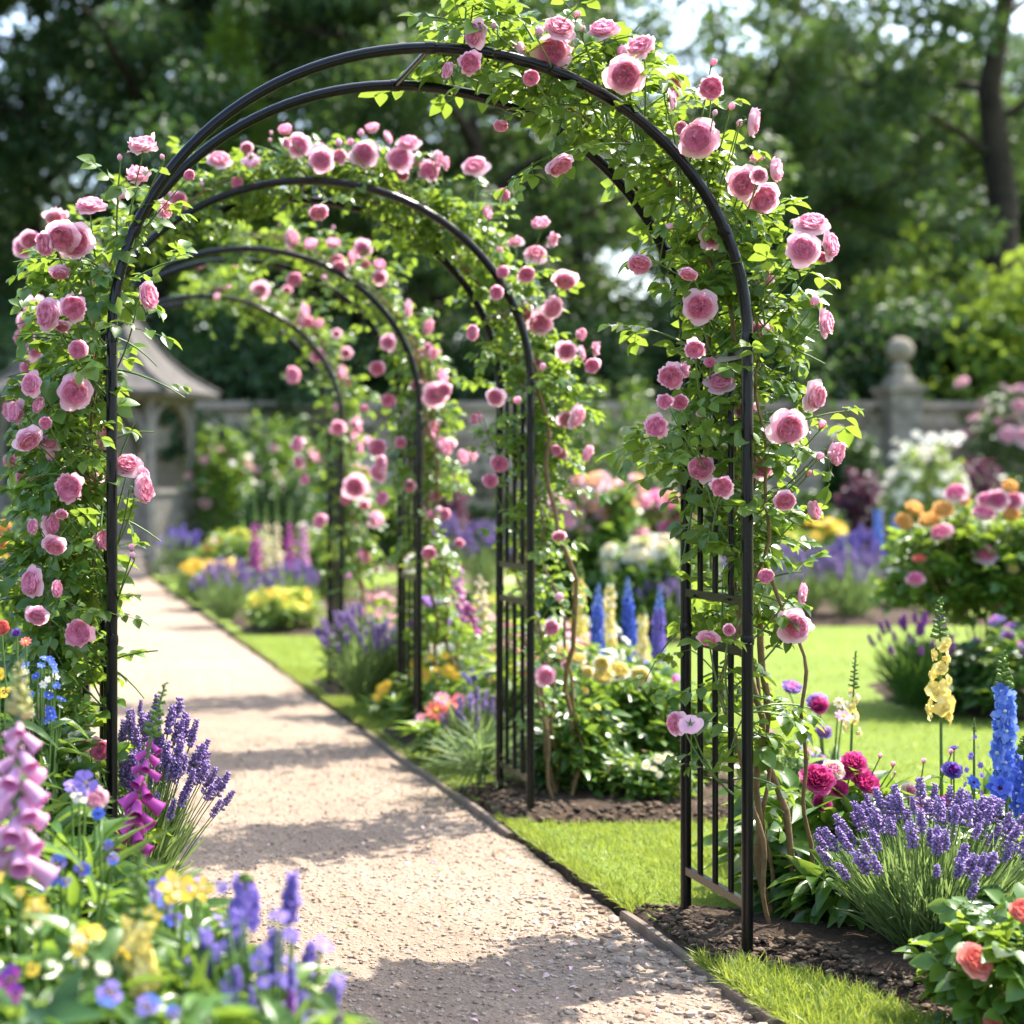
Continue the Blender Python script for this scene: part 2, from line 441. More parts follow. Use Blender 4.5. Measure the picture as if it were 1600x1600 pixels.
def snap_floret_mesh(name, m1, m2):
    mb = MB()
    lathe(mb, [(0.1, -0.1), (0.25, 0.0), (0.3, 0.3), (0.36, 0.6)], 8, 0)
    tp = leaf_tpl(1.15, 5, -0.05, 0.5, 0.55, 0.09)
    for ang, mat, lift in ((60, 0, 0.5), (120, 0, 0.5), (205, 1, 0.1), (270, 1, 0.0), (335, 1, 0.1)):
        a = R(ang)
        mb.inst(tp, frames((0.1 * math.cos(a), 0.1 * math.sin(a), 0.5), (math.cos(a), math.sin(a), lift), (0, 0, 1), 0.85), mat)
    lathe(mb, [(0.2, 0.55), (0.14, 0.68), (0, 0.7)], 8, 1, c=(0, -0.06, 0))
    a = np.arange(5) * 1.2566
    mb.inst(OVATE, frames(np.stack([0.08 * np.cos(a), 0.08 * np.sin(a), np.full(5, -0.12)], 1), np.stack([np.cos(a), np.sin(a), np.full(5, 0.7)], 1), (0, 0, -1), 0.3), 2)
    return mb.mesh(name, [m1, m2, M['stem']])
BUDLET = None
def budlet():
    mb = MB()
    lathe(mb, [(0.0, 0), (0.2, 0.15), (0.3, 0.45), (0.24, 0.8), (0.34, 0.98), (0.0, 0.9)], 5)
    V, L, T, Mi = mb.tpl()
    return (V[:, [0, 2, 1]], L, T, Mi)
BUDLET = budlet()
def lavender_spike_mesh(name, mats, seed=0, n_wh=7, per=6, fat=1.0):
    """flower head along +Z, length 1"""
    g = np.random.default_rng(seed)
    mb = MB()
    tube(mb, [(0, 0, -0.1), (0, 0, 0.5), (0, 0, 0.95)], [0.03, 0.03, 0.015], 4, 1)
    P, D, S, mm = [], [], [], []
    for w in range(n_wh):
        z = (w / (n_wh - 1)) ** 0.9 * 0.88 if w else -0.04
        for i in range(per):
            a = i * 2 * np.pi / per + w * 0.5 + g.normal(0, 0.15)
            P.append((0.03 * math.cos(a), 0.03 * math.sin(a), z + g.normal(0, 0.015)))
            D.append((math.cos(a), math.sin(a), 0.75 + 0.6 * w / n_wh + g.normal(0, 0.15)))
            S.append(0.235 * fat * (1.05 - 0.45 * (w / n_wh) ** 2) * g.uniform(0.75, 1.15))
    P, D, S = np.array(P), np.array(D), np.array(S)
    mb.inst(BUDLET, frames(P, D, (0, 0, 1), S), 0)
    op = g.random(len(P)) < 0.4
    if op.any():
        q = P[op] + nrm(D[op]) * S[op][:, None] * 0.9
        mb.inst(OVATE, frames(np.repeat(q, 2, 0), np.repeat(D[op], 2, 0) + g.normal(0, 0.7, (2 * op.sum(), 3)), (0, 0, 1), np.repeat(S[op], 2) * 0.62), 2)
    return mb.mesh(name, mats)

# flower colours
def PM(key, c1, c2, tr=0.35, var=None): M[key] = petalmat(key.replace('p_', 'petal_'), c1, c2, tr, var)
PM('p_yellow', (0.85, 0.56, 0.04), (0.9, 0.66, 0.08))
PM('p_paleyellow', (0.86, 0.68, 0.16), (0.90, 0.78, 0.32))
PM('p_cream', (0.86, 0.76, 0.5), (0.9, 0.84, 0.66))
PM('p_orange', (0.88, 0.50, 0.14), (0.92, 0.64, 0.28))
PM('p_peach', (0.88, 0.50, 0.28), (0.9, 0.62, 0.44))
PM('p_salmon', (0.86, 0.28, 0.22), (0.9, 0.42, 0.34))
PM('p_coral', (0.82, 0.16, 0.14), (0.86, 0.28, 0.22))
PM('p_magenta', (0.60, 0.04, 0.22), (0.74, 0.12, 0.34))
PM('p_hotpink', (0.72, 0.10, 0.34), (0.82, 0.22, 0.44))
PM('p_pink', (0.85, 0.38, 0.52), (0.9, 0.5, 0.6))
PM('p_palepink', (0.88, 0.58, 0.64), (0.92, 0.70, 0.72))
PM('p_white', (0.85, 0.83, 0.76), (0.9, 0.88, 0.84))
PM('p_blue', (0.05, 0.10, 0.50), (0.16, 0.24, 0.72))
PM('p_skyblue', (0.09, 0.18, 0.60), (0.30, 0.42, 0.82))
PM('p_violet', (0.20, 0.14, 0.50), (0.36, 0.26, 0.66))
PM('p_lilac', (0.46, 0.30, 0.66), (0.58, 0.44, 0.74))
PM('p_purple', (0.18, 0.03, 0.30), (0.32, 0.08, 0.46))
PM('p_lav', (0.25, 0.16, 0.40), (0.40, 0.28, 0.55), 0.3)
PM('p_lav_open', (0.46, 0.32, 0.66), (0.58, 0.44, 0.76), 0.3)
PM('p_foxpink', (0.66, 0.22, 0.48), (0.76, 0.34, 0.58))
PM('p_foxpale', (0.74, 0.36, 0.60), (0.82, 0.50, 0.68))
PM('p_foxmag', (0.52, 0.06, 0.36), (0.64, 0.12, 0.46))
PM('p_foxdeep', (0.40, 0.03, 0.26), (0.5, 0.08, 0.34))
PM('p_dark', (0.06, 0.01, 0.05), (0.10, 0.02, 0.06))
PM('p_budgreen', (0.42, 0.44, 0.14), (0.66, 0.58, 0.32))
PM('p_limey', (0.60, 0.62, 0.06), (0.72, 0.70, 0.12))

ROSE_M = [M['rose_o'], M['rose_m'], M['rose_i'], M['stem']]
ROSES = [rose_mesh('rose_open', ROSE_M, 1.0, 1), rose_mesh('rose_open', ROSE_M, 0.85, 2), rose_mesh('rose_cupped', ROSE_M, 0.5, 3), rose_mesh('rose_cupped', ROSE_M, 0.2, 4), rose_mesh('rose_open', ROSE_M, 1.25, 5), rose_mesh('rose_loose', ROSE_M, 0.9, 6, 1.0), rose_mesh('rose_loose', ROSE_M, 0.3, 7, 0.8), rose_mesh('rose_half_open', ROSE_M, -0.5, 8, 0.5)]
BUDS = [bud_mesh('rosebud', ROSE_M, 1, 1.0), bud_mesh('rosebud', ROSE_M, 2, 0.4)]
def garden_rose(key, outer, mid, inn):
    ms = [M[outer], M[mid], M[inn], M['stem']]
    return [rose_mesh(key, ms, 0.9, 21), rose_mesh(key, ms, 0.4, 22)]
RZ = {'peach': garden_rose('rose_peach', 'p_palepink', 'p_peach', 'p_peach'), 'orange': garden_rose('rose_orange', 'p_orange', 'p_orange', 'p_orange'),
      'pink': garden_rose('rose_pink', 'p_palepink', 'p_pink', 'p_hotpink'), 'white': garden_rose('rose_white', 'p_white', 'p_cream', 'p_cream'),
      'yellow': garden_rose('rose_yellow', 'p_cream', 'p_paleyellow', 'p_paleyellow'), 'salmon': garden_rose('rose_salmon', 'p_salmon', 'p_salmon', 'p_coral'),
      'coral': garden_rose('rose_coral', 'p_coral', 'p_coral', 'p_coral'), 'blush': garden_rose('rose_blush', 'p_palepink', 'p_palepink', 'p_pink')}
BL = {'peony': [peony_mesh('peony_magenta', [M['p_hotpink'], M['p_magenta'], M['p_magenta'], M['stem']], k) for k in (1, 2)],
      'peony_pale': [peony_mesh('peony_pale', [M['p_palepink'], M['p_cream'], M['p_pink'], M['stem']], 3)],
      'daisy_yellow': [daisy_mesh('daisy_yellow', M['p_yellow'], M['p_orange'], 12)],
      'daisy_pink': [daisy_mesh('daisy_pink', M['p_pink'], M['p_yellow'], 9, 0.42, True)],
      'daisy_coral': [daisy_mesh('daisy_coral', M['p_coral'], M['p_yellow'], 9, 0.42)],
      'daisy_cream': [daisy_mesh('daisy_cream', M['p_cream'], M['p_yellow'], 9, 0.45)],
      'daisy_white': [daisy_mesh('daisy_white', M['p_white'], M['p_yellow'], 9, 0.4)],
      'daisy_lime': [daisy_mesh('daisy_lime', M['p_limey'], M['p_yellow'], 8, 0.5)],
      'scabious': [peony_mesh('scabious', [M['p_violet'], M['p_violet'], M['p_purple'], M['stem']], 6)],
      'scabious_lilac': [peony_mesh('scabious', [M['p_lilac'], M['p_lilac'], M['p_foxpink'], M['stem']], 7)],
      'pansy_blue': [pansy_mesh('pansy_blue', M['p_blue'], M['p_violet'], M['p_dark'])],
      'pansy_violet': [pansy_mesh('pansy_violet', M['p_violet'], M['p_violet'], M['p_lilac'])],
      'pansy_yellow': [pansy_mesh('pansy_yellow', M['p_yellow'], M['p_yellow'], M['p_dark'])],
      'pansy_purple': [pansy_mesh('pansy_purple', M['p_purple'], M['p_foxmag'], M['p_dark'])],
      'anemone_blue': [star_floret_mesh('anemone_blue', M['p_blue'], M['p_blue'], M['p_dark'], 7)],
      'iris': [snap_floret_mesh('iris', M['p_violet'], M['p_cream'])],
      'iris_yellow': [star_floret_mesh('iris_yellow', M['p_yellow'], M['p_paleyellow'], M['p_orange'], 5)]}
BELL = {'pale': bell_mesh('bell', [M['p_foxpale'], M['p_foxpink']]), 'magenta': bell_mesh('bell', [M['p_foxmag'], M['p_foxdeep']]), 'cream': bell_mesh('bell', [M['p_cream'], M['p_paleyellow']]),
        'yellow': bell_mesh('bell', [M['p_paleyellow'], M['p_yellow']])}
FLO = {'blue': star_floret_mesh('floret', M['p_blue'], M['p_blue'], M['p_white']), 'skyblue': star_floret_mesh('floret', M['p_skyblue'], M['p_skyblue'], M['p_white']),
       'violet': star_floret_mesh('floret', M['p_violet'], M['p_violet'], M['p_lilac']), 'white': star_floret_mesh('floret', M['p_white'], M['p_cream'], M['p_yellow']),
       'pink': star_floret_mesh('floret', M['p_pink'], M['p_palepink'], M['p_white'])}
SNAP = {'yellow': snap_floret_mesh('floret', M['p_paleyellow'], M['p_paleyellow']), 'cream': snap_floret_mesh('floret', M['p_cream'], M['p_paleyellow']), 'pink': snap_floret_mesh('floret', M['p_palepink'], M['p_pink'])}
LAVM = [M['p_lav'], M['stem'], M['p_lav_open']]
LAV = [lavender_spike_mesh('flower_spike', LAVM, 1, 7, 5, 0.8), lavender_spike_mesh('flower_spike', LAVM, 2, 6, 5, 0.9), lavender_spike_mesh('flower_spike', LAVM, 3, 8, 5, 0.72)]
SALM = [M['p_violet'], M['stem'], M['p_violet']]
SAL = [lavender_spike_mesh('flower_spike', SALM, 4, 9, 6, 0.72), lavender_spike_mesh('flower_spike', SALM, 5, 8, 6, 0.85)]
SALP = [lavender_spike_mesh('flower_spike', [M['p_purple'], M['stem'], M['p_foxmag']], 6, 9, 6, 0.8)]

# ------------------------------------------------------------------ plant builders
def facing(v, spin=None):
    q = Vector((0, 0, 1)).rotation_difference(Vector(v).normalized())
    return q @ Quaternion((0, 0, 1), random.uniform(0, 6.28) if spin is None else spin)
TOCAM = np.array([-0.25, -1.0, 0.1])
def qcurve(a, b, bulge, n=7):
    a, b, bulge = map(lambda q: np.asarray(q, float), (a, b, bulge))
    t = np.linspace(0, 1, n)[:, None]
    return a * (1 - t) ** 2 + 2 * t * (1 - t) * ((a + b) / 2 + bulge) + b * t ** 2

def spike_plant(name, label, cat, loc, h, f0, f1, floret, n, s0, s1, part='floret', tilt=-0.1, lean=(0, 0), r=0.012, leafm='leaf', leaf=(10, 0.16, BROAD), group=None, tipcol=None, front=0.35, stem_r=0.006, bend=0.0):
    """tall single flower spike: stem, foliage and its separate florets"""
    root = thing(name, label, cat, loc, 0, group)
    top = np.array([lean[0], lean[1], h])
    st = qcurve((0, 0, 0), top, (-lean[0] * 0.3 + bend, -lean[1] * 0.3, 0), 14)
    at = lambda t: np.array([np.interp(t, np.linspace(0, 1, 14), st[:, k]) for k in range(3)])
    mb = MB(); tube(mb, st, np.linspace(stem_r, stem_r * 0.35, 14), 6)
    nb = 22
    tt = np.linspace(f1, 1.0, nb); a = np.arange(nb) * 2.4
    d = np.stack([np.cos(a), np.sin(a), np.full(nb, 0.3)], 1)
    pos = np.array([at(t) for t in tt])
    mb.inst(BUDLET, frames(pos, d, (0, 0, 1), np.linspace(s1 * 0.95, s1 * 0.3, nb)), 1)
    mb.build('stem', [M['stem'], tipcol or M['paleleaf']], root)
    if leaf and leaf[0]:
        k, L, tp = leaf; lb = MB()
        t = rng.uniform(0, 0.95, k) ** 1.6 * f0 * 0.95; a = rng.uniform(0, 6.28, k)
        d = np.stack([np.cos(a), np.sin(a), rng.uniform(0.1, 0.7, k)], 1)
        lb.inst(tp, frames(np.array([at(x) for x in t]), d, (0, 0, 1), L * (1.1 - 0.7 * t / max(f0, 0.01)) * rng.uniform(0.7, 1.2, k)))
        lb.build('foliage', M[leafm], root)
    for i in range(n):
        t = f0 + (f1 - f0) * (i + 0.5 * random.random()) / n
        a = i * 2.39996 + random.uniform(-0.3, 0.3)
        s = s0 + (s1 - s0) * (i / n) ** 1.3
        out = np.array([math.cos(a), math.sin(a), 0.0]) + front * np.array([-0.3, -1, 0])
        out = nrm(out); p = at(t) + out * r * (1 - 0.4 * i / n) * random.uniform(0.5, 1.5)
        place(part, floret, root, p, facing(out + np.array([0, 0, tilt + random.uniform(-0.12, 0.12)]), random.choice((0, 6.28))), s * random.uniform(0.75, 1.15))
    return root

def clump(name, label, cat, loc, r, h, leaves, flowers=(), mat='leaf', group=None, tp=OVATE, L=0.06, z0=0.15, stems=14, upright=0.4, shape=1.0, explicit=(), ry=None, stemmat='stem', face=0.6):
    """leafy plant: stems, foliage filling a dome, and separate blooms on or above it.
    flowers: (mesh list, part name, count, radius, zlo, zhi); explicit: (mesh, part, x, y, z, radius, facing)"""
    root = thing(name, label, cat, loc, random.uniform(-0.15, 0.15), group)
    ry = ry or r
    sb = MB()
    n = leaves
    th = rng.uniform(0, 2 * np.pi, n); rad = rng.uniform(0, 1, n) ** 0.45
    zz = rng.uniform(0, 1, n) ** 0.75
    prof = np.sqrt(np.clip(1 - (np.abs(zz - 0.35) / 0.75) ** 2.2, 0.02, 1)) * shape + (1 - shape) * (0.35 + 0.65 * zz)
    lump = 1 + 0.18 * np.sin(th * 3 + loc[0] * 7) + 0.14 * np.sin(th * 5 + zz * 9 + loc[1] * 5)
    P = np.stack([np.cos(th) * rad * prof * r * lump, np.sin(th) * rad * prof * ry * lump, h * (z0 * 0.3 + (1 - z0 * 0.3) * zz * (0.86 + 0.14 * np.sin(th * 4 + loc[0] * 11)))], 1)
    D = np.stack([np.cos(th), np.sin(th), np.full(n, upright)], 1) * 0.9 + rvec(n, 0.45)
    nn = np.array([0, -0.15, 1.0]) + rvec(n, 0.35)
    fb = MB()
    tps = tp if isinstance(tp, list) else [tp]
    for i, t_ in enumerate(tps):
        s = slice(i, None, len(tps))
        fb.inst(t_, frames(P[s], D[s], nn[s], L * rng.uniform(0.6, 1.25, len(P[s]))))
    fb.build('foliage', M[mat], root)
    for i in range(stems):
        a = random.uniform(0, 6.28); q = random.random() ** 0.5
        b = np.array([math.cos(a) * r * q * 0.8, math.sin(a) * ry * q * 0.8, h * random.uniform(0.7, 0.95)])
        tube(sb, qcurve((b[0] * 0.15, b[1] * 0.15, 0), b, (0, 0, 0.03)), np.linspace(0.005, 0.0025, 7), 4)
    blooms = list(explicit)
    for ms, part, cnt, rad_, zlo, zhi in flowers:
        ms = ms if isinstance(ms, list) else [ms]
        for i in range(cnt):
            a = random.uniform(0, 6.28); q = random.random() ** 0.5
            z = h * random.uniform(zlo, zhi)
            dome = math.sqrt(max(0.05, 1 - 0.8 * max(0, z / h - 0.5) ** 2))
            x, y = math.cos(a) * r * q * dome, math.sin(a) * ry * q * dome
            if z < h * 0.75 and q < 0.8:        # lower blooms sit on the outside of the bush
                x, y = x / q * 0.95, y / q * 0.95
            f = nrm(np.array([x / r, y / ry, 0.9]) + TOCAM * face + rvec(1, 0.25)[0])
            blooms.append((random.choice(ms), part, x, y, z, rad_ * random.uniform(0.8, 1.15), f))
    for me, part, x, y, z, rad_, f in blooms:
        if f is None: f = nrm(np.array([0, 0, 0.6]) + TOCAM + rvec(1, 0.25)[0])
        f = np.asarray(f, float)
        e = np.array([x, y, z]) - f * rad_ * 0.4
        tube(sb, qcurve((x * 0.45, y * 0.45, z * 0.45), e, (0, 0, 0.02)), np.linspace(0.0035, 0.002, 7), 4)
        place(part, me, root, (x, y, z), facing(f, random.uniform(0, 6.28) if not part.startswith(('pansy', 'iris', 'viola')) else random.uniform(-0.3, 0.3)), rad_)
    sb.build('stem', M[stemmat], root)
    return root

def spiky_bush(name, label, cat, loc, r, h, nsp, spikes, sl, blades=500, mat='greyleaf', group=None, part='flower_spike', base=0.25, lean=(0, 0), ry=None, blade_L=0.16):
    """lavender-like bush: arching thin stems, narrow leaves, separate flower spikes"""
    root = thing(name, label, cat, loc, 0, group)
    ry = ry or r
    sb = MB(); fb = MB()
    for i in range(nsp):
        a = i * 2.39996 + random.uniform(-0.4, 0.4); q = ((i + 0.5) / nsp) ** 0.5
        x0, y0 = math.cos(a) * r * base * q, math.sin(a) * ry * base * q
        hh = h * (1.0 - 0.38 * q * q) * random.uniform(0.86, 1.06)
        x1, y1 = math.cos(a) * r * q + lean[0] * random.uniform(0.6, 1.2), math.sin(a) * ry * q + lean[1] * random.uniform(0.6, 1.2)
        c = qcurve((x0, y0, 0), (x1, y1, hh), (-(x1 - x0) * 0.12, -(y1 - y0) * 0.12, hh * 0.08), 7)
        tube(sb, c, np.linspace(0.0022, 0.0014, 7), 3)
        d = c[-1] - c[-2]
        d = nrm(d + np.array([0, 0, 0.012]))
        place(part, random.choice(spikes), root, c[-1], facing(d), sl * random.uniform(0.7, 1.2))
    n = blades
    a = rng.uniform(0, 6.28, n); q = rng.uniform(0, 1, n) ** 0.6
    t = rng.uniform(0.0, 0.85, n)
    hq = h * (1.0 - 0.38 * q * q) * 0.72
    P = np.stack([np.cos(a) * r * q * (base + (1 - base) * t * 0.8), np.sin(a) * ry * q * (base + (1 - base) * t * 0.8), hq * t], 1)
    D = np.stack([np.cos(a) * q, np.sin(a) * q, np.full(n, 1.0)], 1) + rvec(n, 0.25)
    fb.inst(NEEDLE, frames(P, D, np.stack([np.cos(a), np.sin(a), np.full(n, 0.2)], 1) + rvec(n, 0.4), blade_L * rng.uniform(0.5, 1.1, n)))
    fb.build('foliage', M[mat], root)
    sb.build('stem', M['stem'], root)
    return root

# ------------------------------------------------------------------ ground, path, lawn, beds
def inpoly(P, poly):
    x, y = P[:, 0], P[:, 1]; c = np.zeros(len(P), bool); n = len(poly)
    for i in range(n):
        (x1, y1), (x2, y2) = poly[i], poly[i - 1]
        k = ((y1 > y) != (y2 > y))
        c ^= k & (x < (x2 - x1) * (y - y1) / ((y2 - y1) if y2 != y1 else 1e-9) + x1)
    return c
def polydist(P, poly):
    d = np.full(len(P), 1e9); n = len(poly)
    for i in range(n):
        a, b = np.array(poly[i - 1], float), np.array(poly[i], float)
        ab = b - a; t = np.clip(((P - a) @ ab) / max(ab @ ab, 1e-9), 0, 1)
        d = np.minimum(d, np.linalg.norm(P - a - t[:, None] * ab, axis=1))
    return d
def vnoise(x, y, seed):
    g = np.random.default_rng(seed).random((256, 256))
    xi, yi = np.floor(x).astype(int), np.floor(y).astype(int)
    fx, fy = x - xi, y - yi
    fx, fy = fx * fx * (3 - 2 * fx), fy * fy * (3 - 2 * fy)
    q = lambda i, j: g[i % 256, j % 256]
    return (q(xi, yi) * (1 - fx) + q(xi + 1, yi) * fx) * (1 - fy) + (q(xi, yi + 1) * (1 - fx) + q(xi + 1, yi + 1) * fx) * fy

def groundmat(name, cols, scales, rough=0.9, bumps=((60, 0.5, 0.01),), spec=0.2, vor=None):
    m, nt, out = newmat(name)
    col = mixrgb(nt, remap(nt, noise(nt, scales[0], 6), 0.35, 0.65), cols[0], cols[1])
    if len(cols) > 2:
        col = mixrgb(nt, remap(nt, noise(nt, scales[1], 8, 0.75), 0.48, 0.68), col, cols[2])
    p = N(nt, 'ShaderNodeBsdfPrincipled')
    p.inputs['Roughness'].default_value = rough; p.inputs['Specular IOR Level'].default_value = spec
    prev = None
    for sc, st, di in bumps:
        b = N(nt, 'ShaderNodeBump'); b.inputs['Strength'].default_value = st; b.inputs['Distance'].default_value = di
        nt.links.new(noise(nt, sc, 5, 0.7), b.inputs['Height'])
        if prev: nt.links.new(prev, b.inputs['Normal'])
        prev = b.outputs[0]
    if vor:
        tc = N(nt, 'ShaderNodeTexCoord')
        v = N(nt, 'ShaderNodeTexVoronoi'); v.inputs['Scale'].default_value = vor
        nt.links.new(tc.outputs['Object'], v.inputs['Vector'])
        b = N(nt, 'ShaderNodeBump'); b.inputs['Strength'].default_value = 0.55; b.inputs['Distance'].default_value = 0.006; b.invert = True
        nt.links.new(v.outputs['Distance'], b.inputs['Height']); nt.links.new(prev, b.inputs['Normal']); prev = b.outputs[0]
        sat = N(nt, 'ShaderNodeSeparateColor'); nt.links.new(v.outputs['Color'], sat.inputs[0])
        col = mixrgb(nt, remap(nt, sat.outputs[0], 0, 1, 0, 0.45), col, (cols[0][0] * 0.55, cols[0][1] * 0.52, cols[0][2] * 0.48))
    nt.links.new(col, p.inputs['Base Color'])
    nt.links.new(prev, p.inputs['Normal'])
    nt.links.new(p.outputs[0], out.inputs[0])
    return m
M['soil'] = groundmat('soil', [(0.035, 0.022, 0.014), (0.075, 0.048, 0.03), (0.10, 0.07, 0.045)], (6, 60), 0.95, ((25, 0.8, 0.03), (120, 0.8, 0.012)))
M['gravel'] = groundmat('path_gravel', [(0.29, 0.217, 0.157), (0.36, 0.283, 0.215), (0.23, 0.165, 0.12)], (1.6, 70), 0.9, ((14, 0.35, 0.03), (90, 0.6, 0.01), (320, 0.5, 0.004)), 0.2, 85)
M['turf'] = groundmat('turf', [(0.13, 0.20, 0.024), (0.20, 0.28, 0.04), (0.24, 0.30, 0.06)], (1.3, 40), 0.9, ((60, 0.8, 0.02), (260, 0.8, 0.01)))
M['grass'] = leafmat('grass_blade', (0.09, 0.175, 0.02), (0.28, 0.33, 0.06), (0.48, 0.55, 0.07), 0.4, 0.45, 0.35)
M['wood_edge'] = solid('edging_wood', (0.10, 0.075, 0.055), (0.2, 0.155, 0.12), 9, 0.8, 0.2, 0.5, 60)

gmb = MB(); gmb.faces([(-260, -60, -0.09), (260, -60, -0.09), (260, 460, -0.09), (-260, 460, -0.09)], [(0, 1, 2, 3)])
setting(gmb.build('ground', M['soil'], smooth=False))

EDGE = 1.63
# gravel path: a real lumpy sheet, finely divided where the camera sees it close
def path_sheet():
    mb = MB()
    ys = np.concatenate([np.arange(0.5, 3.2, 0.1), np.arange(3.2, 6.6, 0.016), np.arange(6.6, 9, 0.04), np.arange(9, 24.3, 0.25)])
    xs = np.arange(0.05, EDGE + 0.012, 0.016)
    X, Y = np.meshgrid(xs, ys, indexing='ij')
    Z = -0.032 + 0.012 * (vnoise(X * 3, Y * 3, 1) - 0.5) + 0.010 * (vnoise(X * 11, Y * 11, 2) - 0.5) + 0.008 * (vnoise(X * 32, Y * 32, 3) ** 2 - 0.3)
    mb.grid(np.stack([X, Y, Z], -1).transpose(1, 0, 2)[:, ::1])
    return setting(mb.build('path', M['gravel']))
path_sheet()
def pathz(x, y):
    return -0.032 + 0.012 * (vnoise(x * 3, y * 3, 1) - 0.5) + 0.010 * (vnoise(x * 11, y * 11, 2) - 0.5) + 0.008 * (vnoise(x * 32, y * 32, 3) ** 2 - 0.3)
def pebble_tpl(seed):
    g = np.random.default_rng(seed)
    V = nrm(np.array([(0, 0, 1), (0, 0, -1)] + [(math.cos(a), math.sin(a), z) for z in (0.45, -0.45) for a in np.arange(6) * 1.047 + (0.5 if z < 0 else 0)]))
    V = V * g.uniform(0.75, 1.15, (14, 1)) * np.array([1, 0.8, 0.55])
    F = [(0, 2 + i, 2 + (i + 1) % 6) for i in range(6)] + [(1, 8 + (i + 1) % 6, 8 + i) for i in range(6)]
    for i in range(6): F += [(2 + i, 8 + i, 2 + (i + 1) % 6), (2 + (i + 1) % 6, 8 + i, 8 + (i + 1) % 6)]
    mb = MB(); mb.faces(V, F); return mb.tpl()
PEB = [pebble_tpl(k) for k in range(5)]
def stonemat(name, cols):
    m, nt, out = newmat(name)
    g = N(nt, 'ShaderNodeNewGeometry')
    r = N(nt, 'ShaderNodeValToRGB')
    el = r.color_ramp.elements
    el[0].color = (*cols[0], 1); el[1].color = (*cols[-1], 1)
    for i, c in enumerate(cols[1:-1]):
        e = el.new((i + 1) / (len(cols) - 1)); e.color = (*c, 1)
    nt.links.new(g.outputs['Random Per Island'], r.inputs[0])
    p = N(nt, 'ShaderNodeBsdfPrincipled'); p.inputs['Roughness'].default_value = 0.85; p.inputs['Specular IOR Level'].default_value = 0.25
    nt.links.new(r.outputs[0], p.inputs['Base Color']); nt.links.new(p.outputs[0], out.inputs[0])
    return m
M['pebble'] = stonemat('gravel_stones', [(0.20, 0.13, 0.09), (0.34, 0.25, 0.185), (0.42, 0.33, 0.25), (0.28, 0.21, 0.15), (0.5, 0.41, 0.33)])
M['chip'] = stonemat('soil_crumbs', [(0.025, 0.016, 0.01), (0.06, 0.04, 0.025), (0.13, 0.085, 0.05), (0.045, 0.03, 0.02), (0.20, 0.14, 0.09)])
def scatter_stones(name, P, z, smin, smax, mat, power=2.5):
    mb = MB()
    n = len(P); s = smin + (smax - smin) * rng.random(n) ** power
    Q = np.stack([P[:, 0], P[:, 1], z + s * 0.18], 1)
    d = rvec(n) * np.array([1, 1, 0.15]); nn = np.array([0, 0, 1.0]) + rvec(n, 0.25)
    for k, t in enumerate(PEB):
        mb.inst(t, frames(Q[k::5], d[k::5], nn[k::5], s[k::5]))
    return setting(mb.build(name, mat, smooth=False), 'stuff')
n = 26000
pp = np.stack([rng.uniform(0.3, EDGE - 0.01, n), 3.3 + 5.2 * rng.random(n) ** 1.7], 1)
scatter_stones('gravel', pp, pathz(pp[:, 0], pp[:, 1]), 0.0018, 0.0085, M['pebble'], 3)
n = 420
pp = np.stack([EDGE - 0.02 - np.abs(rng.normal(0, 0.16, n)), rng.uniform(3.5, 5.2, n)], 1)
scatter_stones('loose_pebbles', pp, pathz(pp[:, 0], pp[:, 1]), 0.006, 0.022, M['pebble'], 3)

# fallen petals and leaves on the gravel
M['fallen'] = stonemat('fallen_petals', [(0.75, 0.35, 0.45), (0.85, 0.5, 0.58), (0.16, 0.2, 0.05), (0.8, 0.6, 0.62), (0.25, 0.16, 0.07), (0.1, 0.18, 0.03)])
n = 420
pp = np.stack([rng.uniform(0.35, EDGE - 0.02, n), 3.4 + 8 * rng.random(n) ** 1.5], 1)
pp[:230, 0] = EDGE - 0.02 - np.abs(rng.normal(0, 0.28, 230))
fm = MB()
fm.inst(OVATE, frames(np.stack([pp[:, 0], pp[:, 1], pathz(pp[:, 0], pp[:, 1]) + 0.005], 1), rvec(n) * np.array([1, 1, 0.12]), np.array([0, 0, 1.0]) + rvec(n, 0.25), rng.uniform(0.010, 0.026, n)))
setting(fm.build('fallen_petals', M['fallen']), 'stuff')

BED_NEAR = [(1.655, 4.95), (1.655, 4.30), (1.72, 4.36), (1.84, 4.25), (1.90, 4.05), (1.94, 3.8), (2.0, 3.2), (4.6, 3.2), (4.7, 5.0), (3.6, 5.45), (2.7, 5.5), (2.2, 5.2), (1.98, 4.86), (1.8, 4.92)]
BED_MID = [(1.655, 6.95), (1.655, 6.22), (1.9, 6.15), (2.5, 6.2), (2.95, 6.35), (3.25, 7.0), (3.1, 8.6), (3.0, 10.9), (2.2, 11.3), (1.66, 10.8), (1.66, 9.95), (1.80, 9.85), (1.82, 8.75), (1.655, 8.65), (1.655, 7.95), (1.80, 7.9), (1.86, 7.0)]
BED_FAR = [(1.68, 14.2), (2.6, 14.0), (4.2, 14.6), (5.2, 17), (5.0, 21), (1.9, 22)]
BED_ROSE = [(4.55, 9.6), (4.75, 9.0), (5.3, 8.6), (9, 8.3), (9, 11.5), (6, 11.6), (4.9, 10.6)]
BED_CENTRE = [(3.3, 13.4), (4.9, 13.3), (5.4, 15.0), (8.4, 15.15), (8.8, 18.8), (3.4, 19)]
BED_WALL = [(2.4, 24.5), (9, 25.5), (18, 26), (18, 29.9), (2.4, 29.9)]
BED_LEFT = [(-3.2, 0.8), (0.02, 0.8), (0.16, 3.2), (0.24, 4.2), (0.28, 24), (-3.2, 24)]
